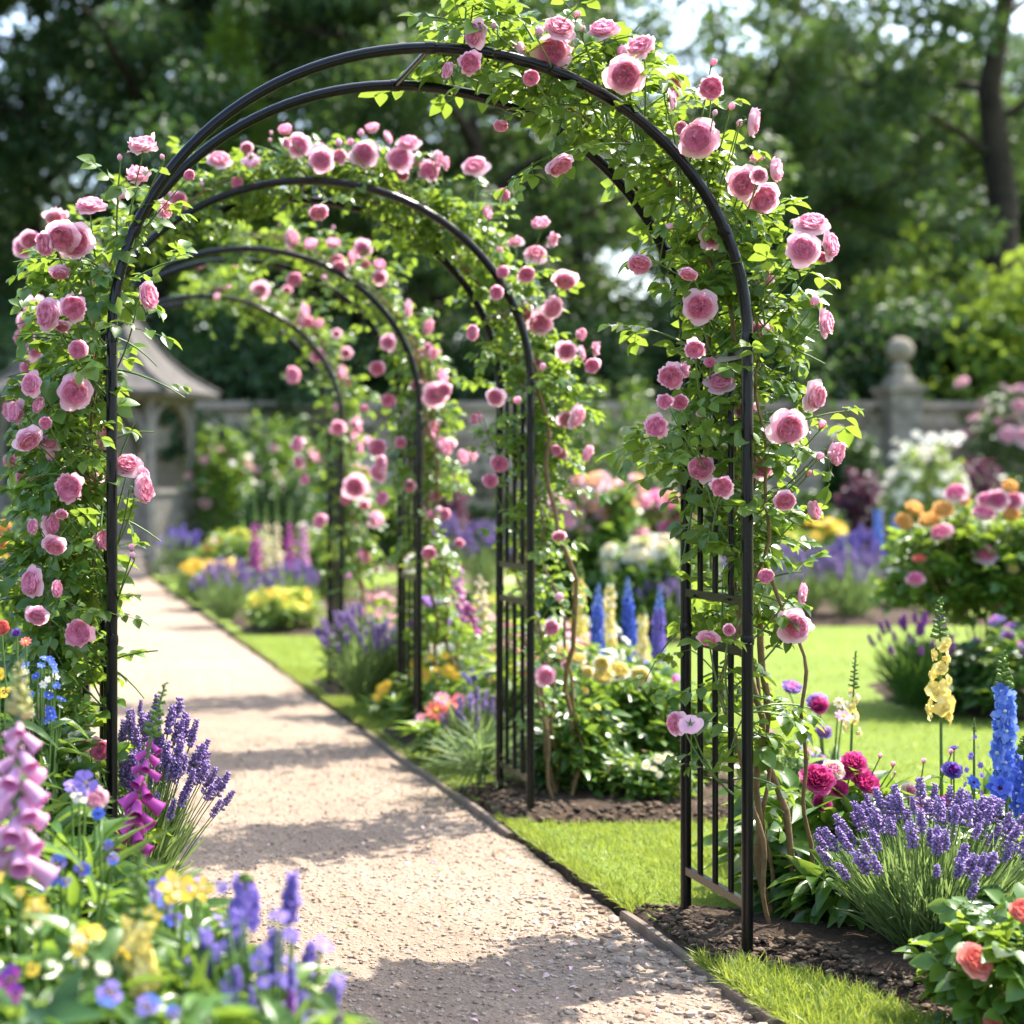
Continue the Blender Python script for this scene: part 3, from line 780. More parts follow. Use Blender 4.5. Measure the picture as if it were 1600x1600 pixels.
BEDS = [BED_NEAR, BED_MID, BED_FAR, BED_ROSE, BED_CENTRE, BED_WALL, BED_LEFT]
def bed(poly, res, h=0.05):
    A = np.array(poly); x0, y0 = A.min(0) - 0.001; x1, y1 = A.max(0)
    xs = np.arange(x0, x1 + res, res); ys = np.arange(y0, y1 + res, res)
    X, Y = np.meshgrid(xs, ys, indexing='ij'); P = np.stack([X.ravel(), Y.ravel()], 1)
    d = polydist(P, poly); ins = inpoly(P, poly)
    s = np.where(ins, d, -d)
    z = np.clip(s / 0.12, -1, 1) * h * 0.5 - 0.008 + np.clip(s / 0.6, 0, 1) * h
    z += (0.022 * (vnoise(P[:, 0] * 9, P[:, 1] * 9, 5) - 0.5) + 0.014 * (vnoise(P[:, 0] * 30, P[:, 1] * 30, 6) - 0.5)) * np.clip(s / 0.05, 0, 1)
    z = np.where(ins, np.maximum(z, -0.012), -0.04)
    G = np.stack([P[:, 0], P[:, 1], z], 1).reshape(X.shape + (3,))
    mb = MB()
    a, b = X.shape
    i, j = np.meshgrid(np.arange(a - 1), np.arange(b - 1), indexing='ij'); i, j = i.ravel(), j.ravel()
    q = np.stack([i * b + j, (i + 1) * b + j, (i + 1) * b + j + 1, i * b + j + 1], 1)
    q = q[(ins[q]).any(1)]
    mb.add(G.reshape(-1, 3), q.ravel(), np.full(len(q), 4), np.zeros(len(q)))
    return setting(mb.build('flower_bed_soil', M['soil']))
for b_, r_ in ((BED_NEAR, 0.03), (BED_MID, 0.05), (BED_FAR, 0.15), (BED_ROSE, 0.12), (BED_CENTRE, 0.2), (BED_WALL, 0.3), (BED_LEFT, 0.1)):
    bed(b_, r_)
n = 14000
pp = np.stack([rng.uniform(1.66, 3.0, n), rng.uniform(3.7, 5.2, n)], 1)
pp = pp[inpoly(pp, BED_NEAR)]
scatter_stones('soil_crumbs', pp, 0.0 + 0.03 * np.clip(polydist(pp, BED_NEAR) / 0.12, 0, 1), 0.002, 0.015, M['chip'], 2.5)
pp = np.stack([rng.uniform(1.66, 3.0, 5000), rng.uniform(6.15, 7.3, 5000)], 1)
pp = pp[inpoly(pp, BED_MID)]
scatter_stones('soil_crumbs', pp, 0.0 + 0.03 * np.clip(polydist(pp, BED_MID) / 0.12, 0, 1), 0.003, 0.018, M['chip'], 2.5)

# lawn: a turf slab beside the path with a cut edge; soil beds lie on it
lm = MB()
ys = np.concatenate([np.arange(1.0, 12, 0.05), np.arange(12, 24.6, 0.5)])
ex = EDGE + 0.012 + 0.02 * (vnoise(ys * 4, ys * 0, 8) - 0.5) + 0.022 * (vnoise(ys * 13, ys * 0, 7) - 0.5)
cols_ = [np.stack([ex, ys, np.full_like(ys, -0.085)], 1), np.stack([ex + 0.006, ys, np.full_like(ys, -0.012)], 1), np.stack([ex + 0.03, ys, np.full_like(ys, -0.004)], 1),
         np.stack([ex + 0.25, ys, np.full_like(ys, -0.002)], 1), np.stack([np.full_like(ys, 40.0), ys, np.full_like(ys, -0.002)], 1)]
lm.grid(np.stack(cols_[:3], 1), 1); lm.grid(np.stack(cols_[2:], 1), 0)
setting(lm.build('lawn', [M['turf'], M['soil']]))
lm = MB(); lm.faces([(-40, 0.5, -0.006), (0.0, 0.5, -0.006), (0.0, 40, -0.006), (-40, 40, -0.006), (1.63, 24.6, -0.006), (40, 24.6, -0.006), (40, 40, -0.006), (0.0, 24.6, -0.006)], [(0, 1, 2, 3), (7, 5, 6, 2)])
setting(lm.build('lawn', M['turf'], smooth=False))
# a gravel walk crossing in front of the wall
gm = MB(); gm.faces([(5, 22.0, 0.0), (24, 22.6, 0.0), (24, 24.2, 0.0), (5, 23.6, 0.0)], [(0, 1, 2, 3)])
setting(gm.build('path', M['gravel'], smooth=False))

def grass(name, boxes):
    mb = MB(); Pn, Sn = [], []
    for x0, x1, y0, y1, dens, s in boxes:
        k = int((x1 - x0) * (y1 - y0) * dens)
        P = np.stack([rng.uniform(x0, x1, k), rng.uniform(y0, y1, k)], 1)
        ok = np.ones(k, bool)
        for b_ in BEDS:
            A = np.array(b_)
            near = (P[:, 0] > A[:, 0].min()) & (P[:, 0] < A[:, 0].max()) & (P[:, 1] > A[:, 1].min()) & (P[:, 1] < A[:, 1].max()) & ok
            idx = np.where(near)[0]
            if len(idx): ok[idx[inpoly(P[idx], b_)]] = False
        P = P[ok]
        Pn.append(P); Sn.append(s * rng.uniform(0.55, 1.25, len(P)) * (0.75 + 0.5 * vnoise(P[:, 0] * 5, P[:, 1] * 5, 9)))
    P = np.concatenate(Pn); S = np.concatenate(Sn); n = len(P)
    d = np.stack([np.zeros(n), np.zeros(n), np.ones(n)], 1) + rvec(n, 0.33)
    edge = np.clip(1 - (P[:, 0] - EDGE) / 0.07, 0, 1)
    d[:, 0] -= edge * rng.uniform(0.0, 1.4, n); d[:, 2] = np.maximum(d[:, 2], 0.25)
    nn = rvec(n)
    Q = np.stack([P[:, 0], P[:, 1], np.full(n, -0.008)], 1)
    for k, t in enumerate(GRASS):
        V, L, T, Mi = t
        t2 = (V[:, [0, 2, 1]] * np.array([1, 1, 1]), L, T, Mi)
        mb.inst(t2, frames(Q[k::3], d[k::3], nn[k::3], np.stack([np.full(len(S[k::3]), 0.034) * np.sqrt(S[k::3] / 0.03), S[k::3], S[k::3]], 1)))
    return setting(mb.build(name, M['grass']), 'stuff')
grass('grass', [(EDGE, 1.98, 3.3, 4.4, 26000, 0.042), (EDGE + 0.012, 1.72, 4.9, 6.3, 34000, 0.03), (1.75, 3.6, 4.85, 6.35, 17000, 0.024),
                (EDGE, 1.9, 6.9, 11.6, 9000, 0.03), (3.0, 5.0, 5.4, 9.5, 2600, 0.03), (EDGE, 2.9, 11.3, 14.3, 3500, 0.03), (3.0, 9, 9.5, 15, 500, 0.035), (5, 9, 5, 9.5, 500, 0.04)])

# timber edging strips
for y0, y1, lab in ((3.9, 4.92, 'weathered timber edging strip along the path under the nearest arch'), (6.05, 8.7, 'weathered timber edging strip along the path between second and third arch')):
    mb = MB(); k = 24
    yy = np.linspace(y0, y1, k)
    for s in range(k - 1):
        pass
    xo = EDGE - 0.004 + 0.004 * np.sin(yy * 3)
    sec = [(-0.013, -0.085), (-0.013, -0.012), (-0.009, -0.006), (0.009, -0.006), (0.013, -0.012), (0.013, -0.085)]
    G = np.stack([np.stack([xo + a, yy, np.full(k, z) + 0.003 * np.sin(yy * 7)], 1) for a, z in sec], 1)
    mb.grid(G, 0, wrap=True)
    mb.faces(G[0], [(5, 4, 3, 2, 1, 0)]); mb.faces(G[-1], [(0, 1, 2, 3, 4, 5)])
    tag(mb.build('path_edging', M['wood_edge'], smooth=False), lab, 'edging', 'timber edging strips')

# ------------------------------------------------------------------ gazebo
M['gwood'] = solid('weathered_grey_wood', (0.11, 0.10, 0.09), (0.22, 0.205, 0.185), 6, 0.85, 0.2, 0.4, 40)
M['gshingle'] = solid('grey_shingle', (0.05, 0.046, 0.042), (0.12, 0.11, 0.10), 5, 0.85, 0.2, 0.4, 30)
M['gstep'] = solid('gazebo_step_stone', (0.30, 0.24, 0.19), (0.4, 0.33, 0.27), 5, 0.9, 0.2, 0.3, 30)
gz = thing('gazebo', 'hexagonal weathered grey wooden gazebo with bell-shaped shingle roof', 'gazebo', (PX(150, 25.5), 25.5, 0))
GR, hx = 1.34, [R(90 + 60 * k + 30) for k in range(6)]
hxp = lambda r, k: np.array([r * math.cos(hx[k % 6]), r * math.sin(hx[k % 6])])
mb = MB()
for z0, z1, r_ in ((-0.05, 0.2, 1.62), (0.2, 0.38, 1.5)):
    V = [(*hxp(r_, k), z) for z in (z0, z1) for k in range(6)]
    mb.faces(V, [tuple(range(6))[::-1], tuple(range(6, 12))] + [(k, (k + 1) % 6, 6 + (k + 1) % 6, 6 + k) for k in range(6)])
mb.build('floor', M['gwood'], gz, smooth=False)
for k in range(3):
    mb = MB(); box(mb, -0.55, 0.55, -1.38 - 0.28 * (k + 1), -1.38 - 0.28 * k + (0 if k else 0.1), -0.02, 0.30 - 0.1 * k, 0)
    mb.build('step', M['gstep'], gz, smooth=False)
for k in range(6):
    x, y = hxp(GR, k); a = hx[k]
    mb = MB(); u, v = np.array([math.cos(a), math.sin(a), 0]), np.array([-math.sin(a), math.cos(a), 0])
    obox(mb, (x, y, 1.4), u * 0.055, v * 0.055, (0, 0, 1.04))
    obox(mb, (x, y, 0.46), u * 0.075, v * 0.075, (0, 0, 0.1)); obox(mb, (x, y, 1.16), u * 0.07, v * 0.07, (0, 0, 0.05))
    mb.build('post', M['gwood'], gz, smooth=False)
    p, q = hxp(GR, k), hxp(GR, k + 1)
    e = np.array([*(q - p), 0]); Ls = np.linalg.norm(e); e /= Ls; nn_ = np.array([-e[1], e[0], 0])
    mb = MB()
    for s in (0, 1):
        b0 = np.array([*(p if s == 0 else q), 0]); dd = e if s == 0 else -e
        t = np.linspace(0, np.pi / 2, 9)
        for i in range(8):
            c0 = b0 + dd * (0.05 + 0.5 * (1 - np.cos(t[i]))) + np.array([0, 0, 1.72 + 0.62 * np.sin(t[i])])
            c1 = b0 + dd * (0.05 + 0.5 * (1 - np.cos(t[i + 1]))) + np.array([0, 0, 1.72 + 0.62 * np.sin(t[i + 1])])
            ax = (c1 - c0) / 2; up = nrm(np.cross(nn_, ax))
            obox(mb, (c0 + c1) / 2, ax * 1.08, nn_ * 0.028, up * 0.05)
    mid = (p + q) / 2
    obox(mb, (*mid, 2.40), e * Ls * 0.5, nn_ * 0.04, (0, 0, 0.07))
    mb.build('arched_brace', M['gwood'], gz, smooth=False)
    if k != 1:
        mb = MB()
        obox(mb, (*mid, 1.12), e * (Ls * 0.5 - 0.055), nn_ * 0.045, (0, 0, 0.035)); obox(mb, (*mid, 0.46), e * (Ls * 0.5 - 0.055), nn_ * 0.03, (0, 0, 0.03))
        nb_ = 13
        for i in range(nb_):
            c = np.array([*p, 0]) + e * (0.055 + (Ls - 0.11) * (i + 0.5) / nb_)
            obox(mb, c + np.array([0, 0, 0.79]), e * 0.034, nn_ * 0.012, (0, 0, 0.30))
        mb.build('balustrade', M['gwood'], gz, smooth=False)
prof = [(1.72, 2.40), (1.74, 2.47), (1.58, 2.56), (1.30, 2.72), (1.02, 2.95), (0.80, 3.2), (0.58, 3.52), (0.36, 3.86), (0.17, 4.14), (0.05, 4.3)]
mb = MB(); ring = []
pf = []
for i in range(len(prof) - 1):
    (r0, z0), (r1, z1) = prof[i], prof[i + 1]
    m_ = 1 if i < 1 else 3
    for s in range(m_):
        t0, t1 = s / m_, (s + 1) / m_
        pf.append((r0 + (r1 - r0) * t0 + 0.012, z0 + (z1 - z0) * t0)); pf.append((r0 + (r1 - r0) * t1 + 0.012, z0 + (z1 - z0) * t1)); pf.append((r0 + (r1 - r0) * t1 - 0.006, z0 + (z1 - z0) * t1))
lathe(mb, pf, 6, 0, phase=hx[0])
lathe(mb, [(0.05, 2.38), (1.72, 2.40)], 6, 1, phase=hx[0])
rf = mb.build('roof', [M['gshingle'], M['gwood']], gz, smooth=False)
mb = MB(); lathe(mb, [(0.06, 4.26), (0.09, 4.34), (0.05, 4.4), (0.10, 4.5), (0.05, 4.6), (0.0, 4.75)], 10); mb.build('finial', M['gwood'], rf)
for k in range(6):
    mb = MB(); tube(mb, [(*hxp(r_ + 0.015, k), z + 0.015) for r_, z in prof[1:]], 0.035, 5); mb.build('hip_cap', M['gshingle'], rf)

# ------------------------------------------------------------------ stone wall with ball-topped pier
def stonewallmat():
    m, nt, out = newmat('wall_stone')
    g = N(nt, 'ShaderNodeNewGeometry')
    col = mixrgb(nt, g.outputs['Random Per Island'], (0.24, 0.18, 0.13), (0.52, 0.43, 0.33))
    col = mixrgb(nt, remap(nt, noise(nt, 3.0, 6), 0.45, 0.7, 0, 0.6), col, (0.17, 0.16, 0.12))
    p = N(nt, 'ShaderNodeBsdfPrincipled'); p.inputs['Roughness'].default_value = 0.95; p.inputs['Specular IOR Level'].default_value = 0.15
    b = N(nt, 'ShaderNodeBump'); b.inputs['Strength'].default_value = 0.6; b.inputs['Distance'].default_value = 0.02
    nt.links.new(noise(nt, 14, 6), b.inputs['Height']); nt.links.new(b.outputs[0], p.inputs['Normal'])
    nt.links.new(col, p.inputs['Base Color']); nt.links.new(p.outputs[0], out.inputs[0])
    return m
M['wallstone'] = stonewallmat()
M['mortar'] = solid('wall_mortar', (0.2, 0.17, 0.13), (0.27, 0.23, 0.18), 6, 0.95, 0.1)
def stone_courses(mb, x0, x1, y0, z0, z1, th=0.05, lmin=0.25, lmax=0.7, ch=0.19):
    z = z0
    while z < z1 - 0.05:
        h = min(ch * random.uniform(0.8, 1.25), z1 - z)
        x = x0 - random.random() * 0.2
        while x < x1:
            L = random.uniform(lmin, lmax); a, b = max(x, x0), min(x + L, x1)
            if b - a > 0.04:
                box(mb, a + 0.008, b - 0.008, y0 - th * random.uniform(0.3, 1), y0 + 0.02, z + 0.008, z + h - 0.008)
            x += L
        z += h
WY = 30.0
wl = thing('garden_wall', 'long old stone garden wall with flat coping behind the flower beds', 'wall', (9, WY, 0))
mb = MB(); box(mb, -9, 16, 0, 0.4, -0.1, 2.48, 1); stone_courses(mb, -9, 16, 0, 0, 2.48); mb.build('stonework', [M['wallstone'], M['mortar']], wl, smooth=False)
mb = MB()
x = -9.0
while x < 16:
    L = random.uniform(0.8, 1.2); box(mb, x + 0.006, x + L - 0.006, -0.12, 0.5, 2.483, 2.60 + random.uniform(-0.01, 0.01)); x += L
M['coping'] = solid('coping_stone', (0.24, 0.19, 0.15), (0.4, 0.33, 0.27), 2.5, 0.95, 0.15, 0.4, 14)
mb.build('coping', M['coping'], wl, smooth=False)
px_ = PX(1413, 29.7)
pr = thing('gate_pier', 'square stone pier with a ball finial standing in the garden wall', 'pier', (px_, 29.85, 0))
M['paleston'] = solid('dressed_stone', (0.15, 0.13, 0.10), (0.32, 0.28, 0.22), 5, 0.95, 0.15, 0.4, 16)
mb = MB(); box(mb, -0.25, 0.25, -0.25, 0.35, -0.1, 2.75, 1); stone_courses(mb, -0.25, 0.25, -0.25, 0, 2.75, 0.04, 0.3, 0.6, 0.3); mb.build('shaft', [M['paleston'], M['mortar']], pr, smooth=False)
mb = MB(); box(mb, -0.31, 0.31, -0.33, 0.37, 2.752, 2.84)
lathe(mb, [(0.30, 2.842), (0.30, 2.88), (0.27, 2.93), (0.20, 3.0), (0.15, 3.07), (0.13, 3.13)], 4, phase=R(45))
mb.build('cap', M['paleston'], pr, smooth=False)
mb = MB(); t = np.linspace(-1.35, 1.57, 16)
lathe(mb, [(0.15, 3.12), (0.12, 3.18), (0.10, 3.24)] + [(max(0.001, 0.215 * math.cos(a)), 3.44 + 0.215 * math.sin(a)) for a in t], 20)
mb.build('ball_finial', M['paleston'], pr)

# ------------------------------------------------------------------ trees
TLEAF = leaf_tpl(0.62, 2, 0.1, 0.25)
def tree_meshes(kind, H, Wd, seed, leafn=22000):
    """trunk and crown meshes of one tree: limbs carry leaf clusters of uneven size"""
    global rng
    keep = rng; rng = np.random.default_rng(seed); g = rng
    tb = MB(); cb = MB(); P, S, D = [], [], []
    trunk = np.array([(g.normal(0, 0.025) * k, g.normal(0, 0.025) * k, H * 0.9 * k / 7) for k in range(8)])
    tube(tb, trunk, np.linspace(0.024 * H, 0.004 * H, 8), 9)
    cl = []
    if kind == 'conifer':
        for i in range(150):
            t = g.uniform(0.04, 1.0); a = g.uniform(0, 6.28)
            rr = Wd * 0.5 * (1 - t) ** 0.75 * g.uniform(0.55, 1.0) * (0.85 + 0.25 * math.sin(a * 3 + t * 9))
            c = np.array([math.cos(a) * rr, math.sin(a) * rr, H * t + 0.1]); cl.append((c, 0.30 + 0.28 * (1 - t), 1.6))
            if i % 4 == 0: tube(tb, [(0, 0, c[2] - 0.3), tuple(c * (0.5, 0.5, 1) - (0, 0, 0.1)), tuple(c)], [0.05, 0.03, 0.015], 4)
    else:
        nl = {'oak': 17, 'airy': 12, 'dense': 16}[kind]
        z0 = {'oak': 0.22, 'airy': 0.42, 'dense': 0.06}[kind]
        for i in range(nl):
            t0 = z0 + (0.92 - z0) * i / nl
            b = np.array([np.interp(t0 * 7 / 0.95, range(8), trunk[:, k]) for k in range(3)])
            a = i * 2.4 + g.normal(0, 0.3)
            ln = Wd * 0.5 * g.uniform(0.72, 1.08) * math.sqrt(max(0.12, 1 - ((t0 - z0) / (1 - z0) * 1.05 - 0.25) ** 2))
            e = b + np.array([math.cos(a) * ln, math.sin(a) * ln, ln * g.uniform(0.15, 0.75)])
            e[2] = min(e[2], H * 1.0)
            c = qcurve(b, e, (0, 0, ln * 0.12), 6)
            tube(tb, c, np.linspace(0.010 * H, 0.002 * H, 6) * (0.5 if kind == 'airy' else 0.9), 5)
            per = {'oak': 9, 'airy': 5, 'dense': 10}[kind]
            for k in range(per):
                s = g.uniform(0.35, 1.0)
                q = np.array([np.interp(s * 5, range(6), c[:, j]) for j in range(3)]) + g.normal(0, 0.085 * Wd, 3) * np.array([1, 1, 0.8])
                cl.append((q, g.uniform(0.4, 1.0) * 0.085 * Wd + 0.12, 0.75))
                if k % 3 == 0: tube(tb, [tuple(np.array([np.interp(s * 5, range(6), c[:, j]) for j in range(3)])), tuple(q)], [0.03, 0.012], 4)
        for k in range(14 if kind != 'airy' else 4):
            cl.append((np.array([g.normal(0, 0.13 * Wd), g.normal(0, 0.13 * Wd), H * g.uniform(0.75, 1.0)]), 0.07 * Wd, 0.8))
    w = np.array([c[1] ** 2 for c in cl]); w = w / w.sum()
    for (c, r, fz), f in zip(cl, w):
        k = max(12, int(leafn * f))
        o = nrm(g.normal(0, 1, (k, 3))) * (g.random((k, 1)) ** 0.45) * r * np.array([1, 1, fz])
        P.append(c + o); D.append(nrm(o) * 0.8 + g.normal(0, 0.6, (k, 3)) + np.array([0, 0, -0.25 if kind != 'conifer' else 0.5]))
    P, D = np.concatenate(P), np.concatenate(D)
    keepz = P[:, 2] > 0.02
    P, D = P[keepz], D[keepz]
    s = g.uniform(0.13, 0.25, len(P)) * (1.0 if kind != 'conifer' else 0.8)
    cb.inst(TLEAF, frames(P, D, np.array([0, 0, 1.0]) + g.normal(0, 0.6, (len(P), 3)), s))
    rng = keep
    return tb, cb
TREES = {}
def tree_proto(key, kind, H, Wd, seed, mat, leafn=22000):
    tb, cb = tree_meshes(kind, H, Wd, seed, leafn)
    TREES[key] = (tb.mesh('trunk', M['bark']), cb.mesh('crown', M[mat], smooth=False), H)
tree_proto('oak_dark', 'oak', 15, 9.5, 3, 'tree1', 24000)
tree_proto('oak_mid', 'oak', 14, 9, 4, 'tree2', 24000)
tree_proto('airy', 'airy', 16, 8, 5, 'tree2', 12000)
tree_proto('dense', 'dense', 11, 7, 6, 'tree2', 24000)
tree_proto('conifer', 'conifer', 11, 4.4, 7, 'tree3', 16000)
tree_proto('conifer_dark', 'conifer', 12, 5, 8, 'tree2', 17000)
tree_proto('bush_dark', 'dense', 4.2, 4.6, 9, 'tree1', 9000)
tree_proto('bush_light', 'dense', 3.9, 4.2, 10, 'tree3', 8000)
def tree(key, px, Y, label, scale=1.0, rz=None, name='tree', cat='tree', group='trees behind the garden wall', top=None):
    tm, cm, H = TREES[key]
    if top is not None: scale = PZ(top, Y) / H
    t = thing(name, label, cat, (PX(px, Y), Y, -0.05), random.uniform(0, 6.28) if rz is None else rz, group)
    t.scale = (scale,) * 3
    place('trunk', tm, t); place('crown', cm, t)
    return t
tree('oak_dark', -190, 37, 'dark broadleaf tree at the left edge with sky showing through its crown')
tree('oak_dark', 60, 40, 'tall dark broadleaf tree rising high above the gazebo roof', 1.05)
tree('oak_dark', 250, 36, 'dark broadleaf tree between the gazebo and the pale conifer')
tree('conifer', 365, 32.5, 'pale green feathery conifer above the third arch', top=0, name='conifer_tree', cat='conifer')
tree('oak_dark', 560, 37, 'dark leafy tree just right of the pale conifer', 1.0)
tree('oak_mid', 745, 33, 'tree with a thick grey trunk behind the second arch', 0.95)
tree('airy', 905, 44, 'thin airy tree with bright sky gaps beside the open sky', 0.85)
tree('dense', 1190, 36, 'broad mid green tree just right of the gap of open sky', top=40)
tree('dense', 1335, 44, 'mid green tree between the broad tree and the bare trunk', top=-60)
tree('conifer_dark', 1250, 33, 'soft green conifer behind the right side of the nearest arch', top=270, name='conifer_tree', cat='conifer')
tree('conifer_dark', 1120, 34, 'smaller green conifer left of the soft green one', top=330, name='conifer_tree', cat='conifer')
tree('airy', 1562, 37.5, 'tall tree with a dark bare trunk and sparse leaves at the right', 1.15)
tree('oak_mid', 1920, 50, 'leafy tree cut by the right edge behind the bare-trunked tree')
tree('oak_dark', 1640, 46, 'dark leafy tree in the distance behind the bare trunk', 0.85)
for i, (px, Y, s) in enumerate(((120, 54, 0.9), (420, 52, 1.15), (650, 50, 1.1), (790, 55, 0.8), (1180, 54, 0.85), (1330, 54, 1.0), (1480, 52, 0.95), (1760, 56, 1.1), (-150, 56, 0.9))):
    tree('oak_dark' if i % 2 else 'oak_mid', px, Y, 'distant leafy tree filling a gap in the wood behind', s, group='distant trees of the wood')
for i, (px, Y, s) in enumerate(((-120, 30, 0.9), (30, 31.5, 0.95), (250, 32, 1.0), (400, 31, 0.85), (520, 32, 0.95), (640, 32, 0.85), (800, 32, 0.9), (930, 32, 0.9), (1060, 32.5, 1.05), (1180, 32, 0.95), (1310, 32.4, 1.0), (1400, 33.5, 1.05))):
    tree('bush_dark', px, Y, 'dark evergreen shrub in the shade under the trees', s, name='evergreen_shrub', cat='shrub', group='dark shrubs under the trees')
tree('bush_light', 1545, 32.2, 'sunlit yellow green bush leaning over the wall beside the pier', top=470, name='bush', cat='bush')
tree('bush_light', 1640, 31.6, 'sunlit yellow green bush over the wall at the right edge', top=415, name='bush', cat='bush')

# ------------------------------------------------------------------ arches
ARCH_Y = [4.40, 6.29, 8.07, 10.05]
AX0, AX1, ADEP, SPR, TOPH = 0.21, 1.756, 0.41, 1.51, 2.215
ACX, AA, AB = (AX0 + AX1) / 2, (AX1 - AX0) / 2, TOPH - SPR
def hoop_pt(s):
    """s 0..1 along the hoop from left foot to right foot, by length: returns (x, z, nx, nz)"""
    arc = np.pi * (3 * (AA + AB) - math.sqrt((3 * AA + AB) * (AA + 3 * AB))) / 2
    L = 2 * SPR + arc; d = s * L
    if d < SPR: return AX0, d, -1.0, 0.0
    if d > SPR + arc: return AX1, L - d, 1.0, 0.0
    t = np.pi * (1 - (d - SPR) / arc)
    x, z = ACX + AA * math.cos(t), SPR + AB * math.sin(t)
    n = nrm(np.array([math.cos(t) / AA, math.sin(t) / AB]))
    return x, z, n[0], n[1]
HOOP_L = 2 * SPR + np.pi * (3 * (AA + AB) - math.sqrt((3 * AA + AB) * (AA + 3 * AB))) / 2
def make_arch(Y, label):
    root = thing('garden_arch', label, 'arch', (ACX, Y, 0), 0, 'black metal arches spanning the path')
    def off(p): return (p[0] - ACX, p[1] - Y, p[2])
    for yy in (Y, Y + ADEP):
        mb = MB(); ss = np.concatenate([np.linspace(0, SPR / HOOP_L, 8), np.linspace(SPR / HOOP_L, 1 - SPR / HOOP_L, 54)[1:-1], np.linspace(1 - SPR / HOOP_L, 1, 8)])
        pts = [off((hoop_pt(s)[0], yy, hoop_pt(s)[1] - (0.08 if s in (0, 1) else 0))) for s in ss]
        tube(mb, pts, 0.0138, 14); hp = mb.build('hoop', M['metal'], root)
        for s in (0.774 / HOOP_L, SPR / HOOP_L, 0.335, 0.5, 0.665, 1 - SPR / HOOP_L, 1 - 0.774 / HOOP_L):
            a, b = hoop_pt(s - 0.0022), hoop_pt(s + 0.0022)
            mb = MB(); tube(mb, [off((a[0], yy, a[1])), off(((a[0] + b[0]) / 2, yy, (a[1] + b[1]) / 2)), off((b[0], yy, b[1]))], [0.0156, 0.0164, 0.0156], 14, cap=True)
            c = off((b[0], yy, b[1]))
            lathe(mb, [(0.0, 0.0), (0.005, 0.0005), (0.004, 0.004), (0, 0.005)], 8, c=(c[0] - 0.0, c[1] - 0.017, c[2]))
            mb.build('collar', M['metal'], hp)
    for s in (0.335, 0.425, 0.5, 0.575, 0.665):
        if s in (0.425, 0.575): continue
        x, z, _, _ = hoop_pt(s)
        mb = MB(); tube(mb, [off((x, Y + 0.012, z)), off((x, Y + ADEP - 0.012, z))], 0.0085, 8); mb.build('cross_bar', M['metal'], root)
    for X in (AX0, AX1):
        for z in (0.13, 0.743, 0.867, 1.47):
            mb = MB(); c = off((X, Y + ADEP / 2, z)); obox(mb, c, (0.008, 0, 0), (0, ADEP / 2 - 0.012, 0), (0, 0, 0.0105)); mb.build('rail', M['metal'], root, smooth=False)
        for z0, z1 in ((0.1405, 0.7325), (0.8775, 1.4595)):
            for k in (1, 2, 3):
                mb = MB(); tube(mb, [off((X, Y + ADEP * k / 4, z0 - 0.004)), off((X, Y + ADEP * k / 4, z1 + 0.004))], 0.0078, 8); mb.build('bar', M['metal'], root)
    return root
for Y, lab in zip(ARCH_Y, ('nearest and largest black metal rose arch, bare at its upper left', 'second black metal rose arch from the front, roses all over its top', 'third black metal rose arch from the front, half bare on top', 'farthest and smallest black metal rose arch towards the gazebo')):
    make_arch(Y, lab)

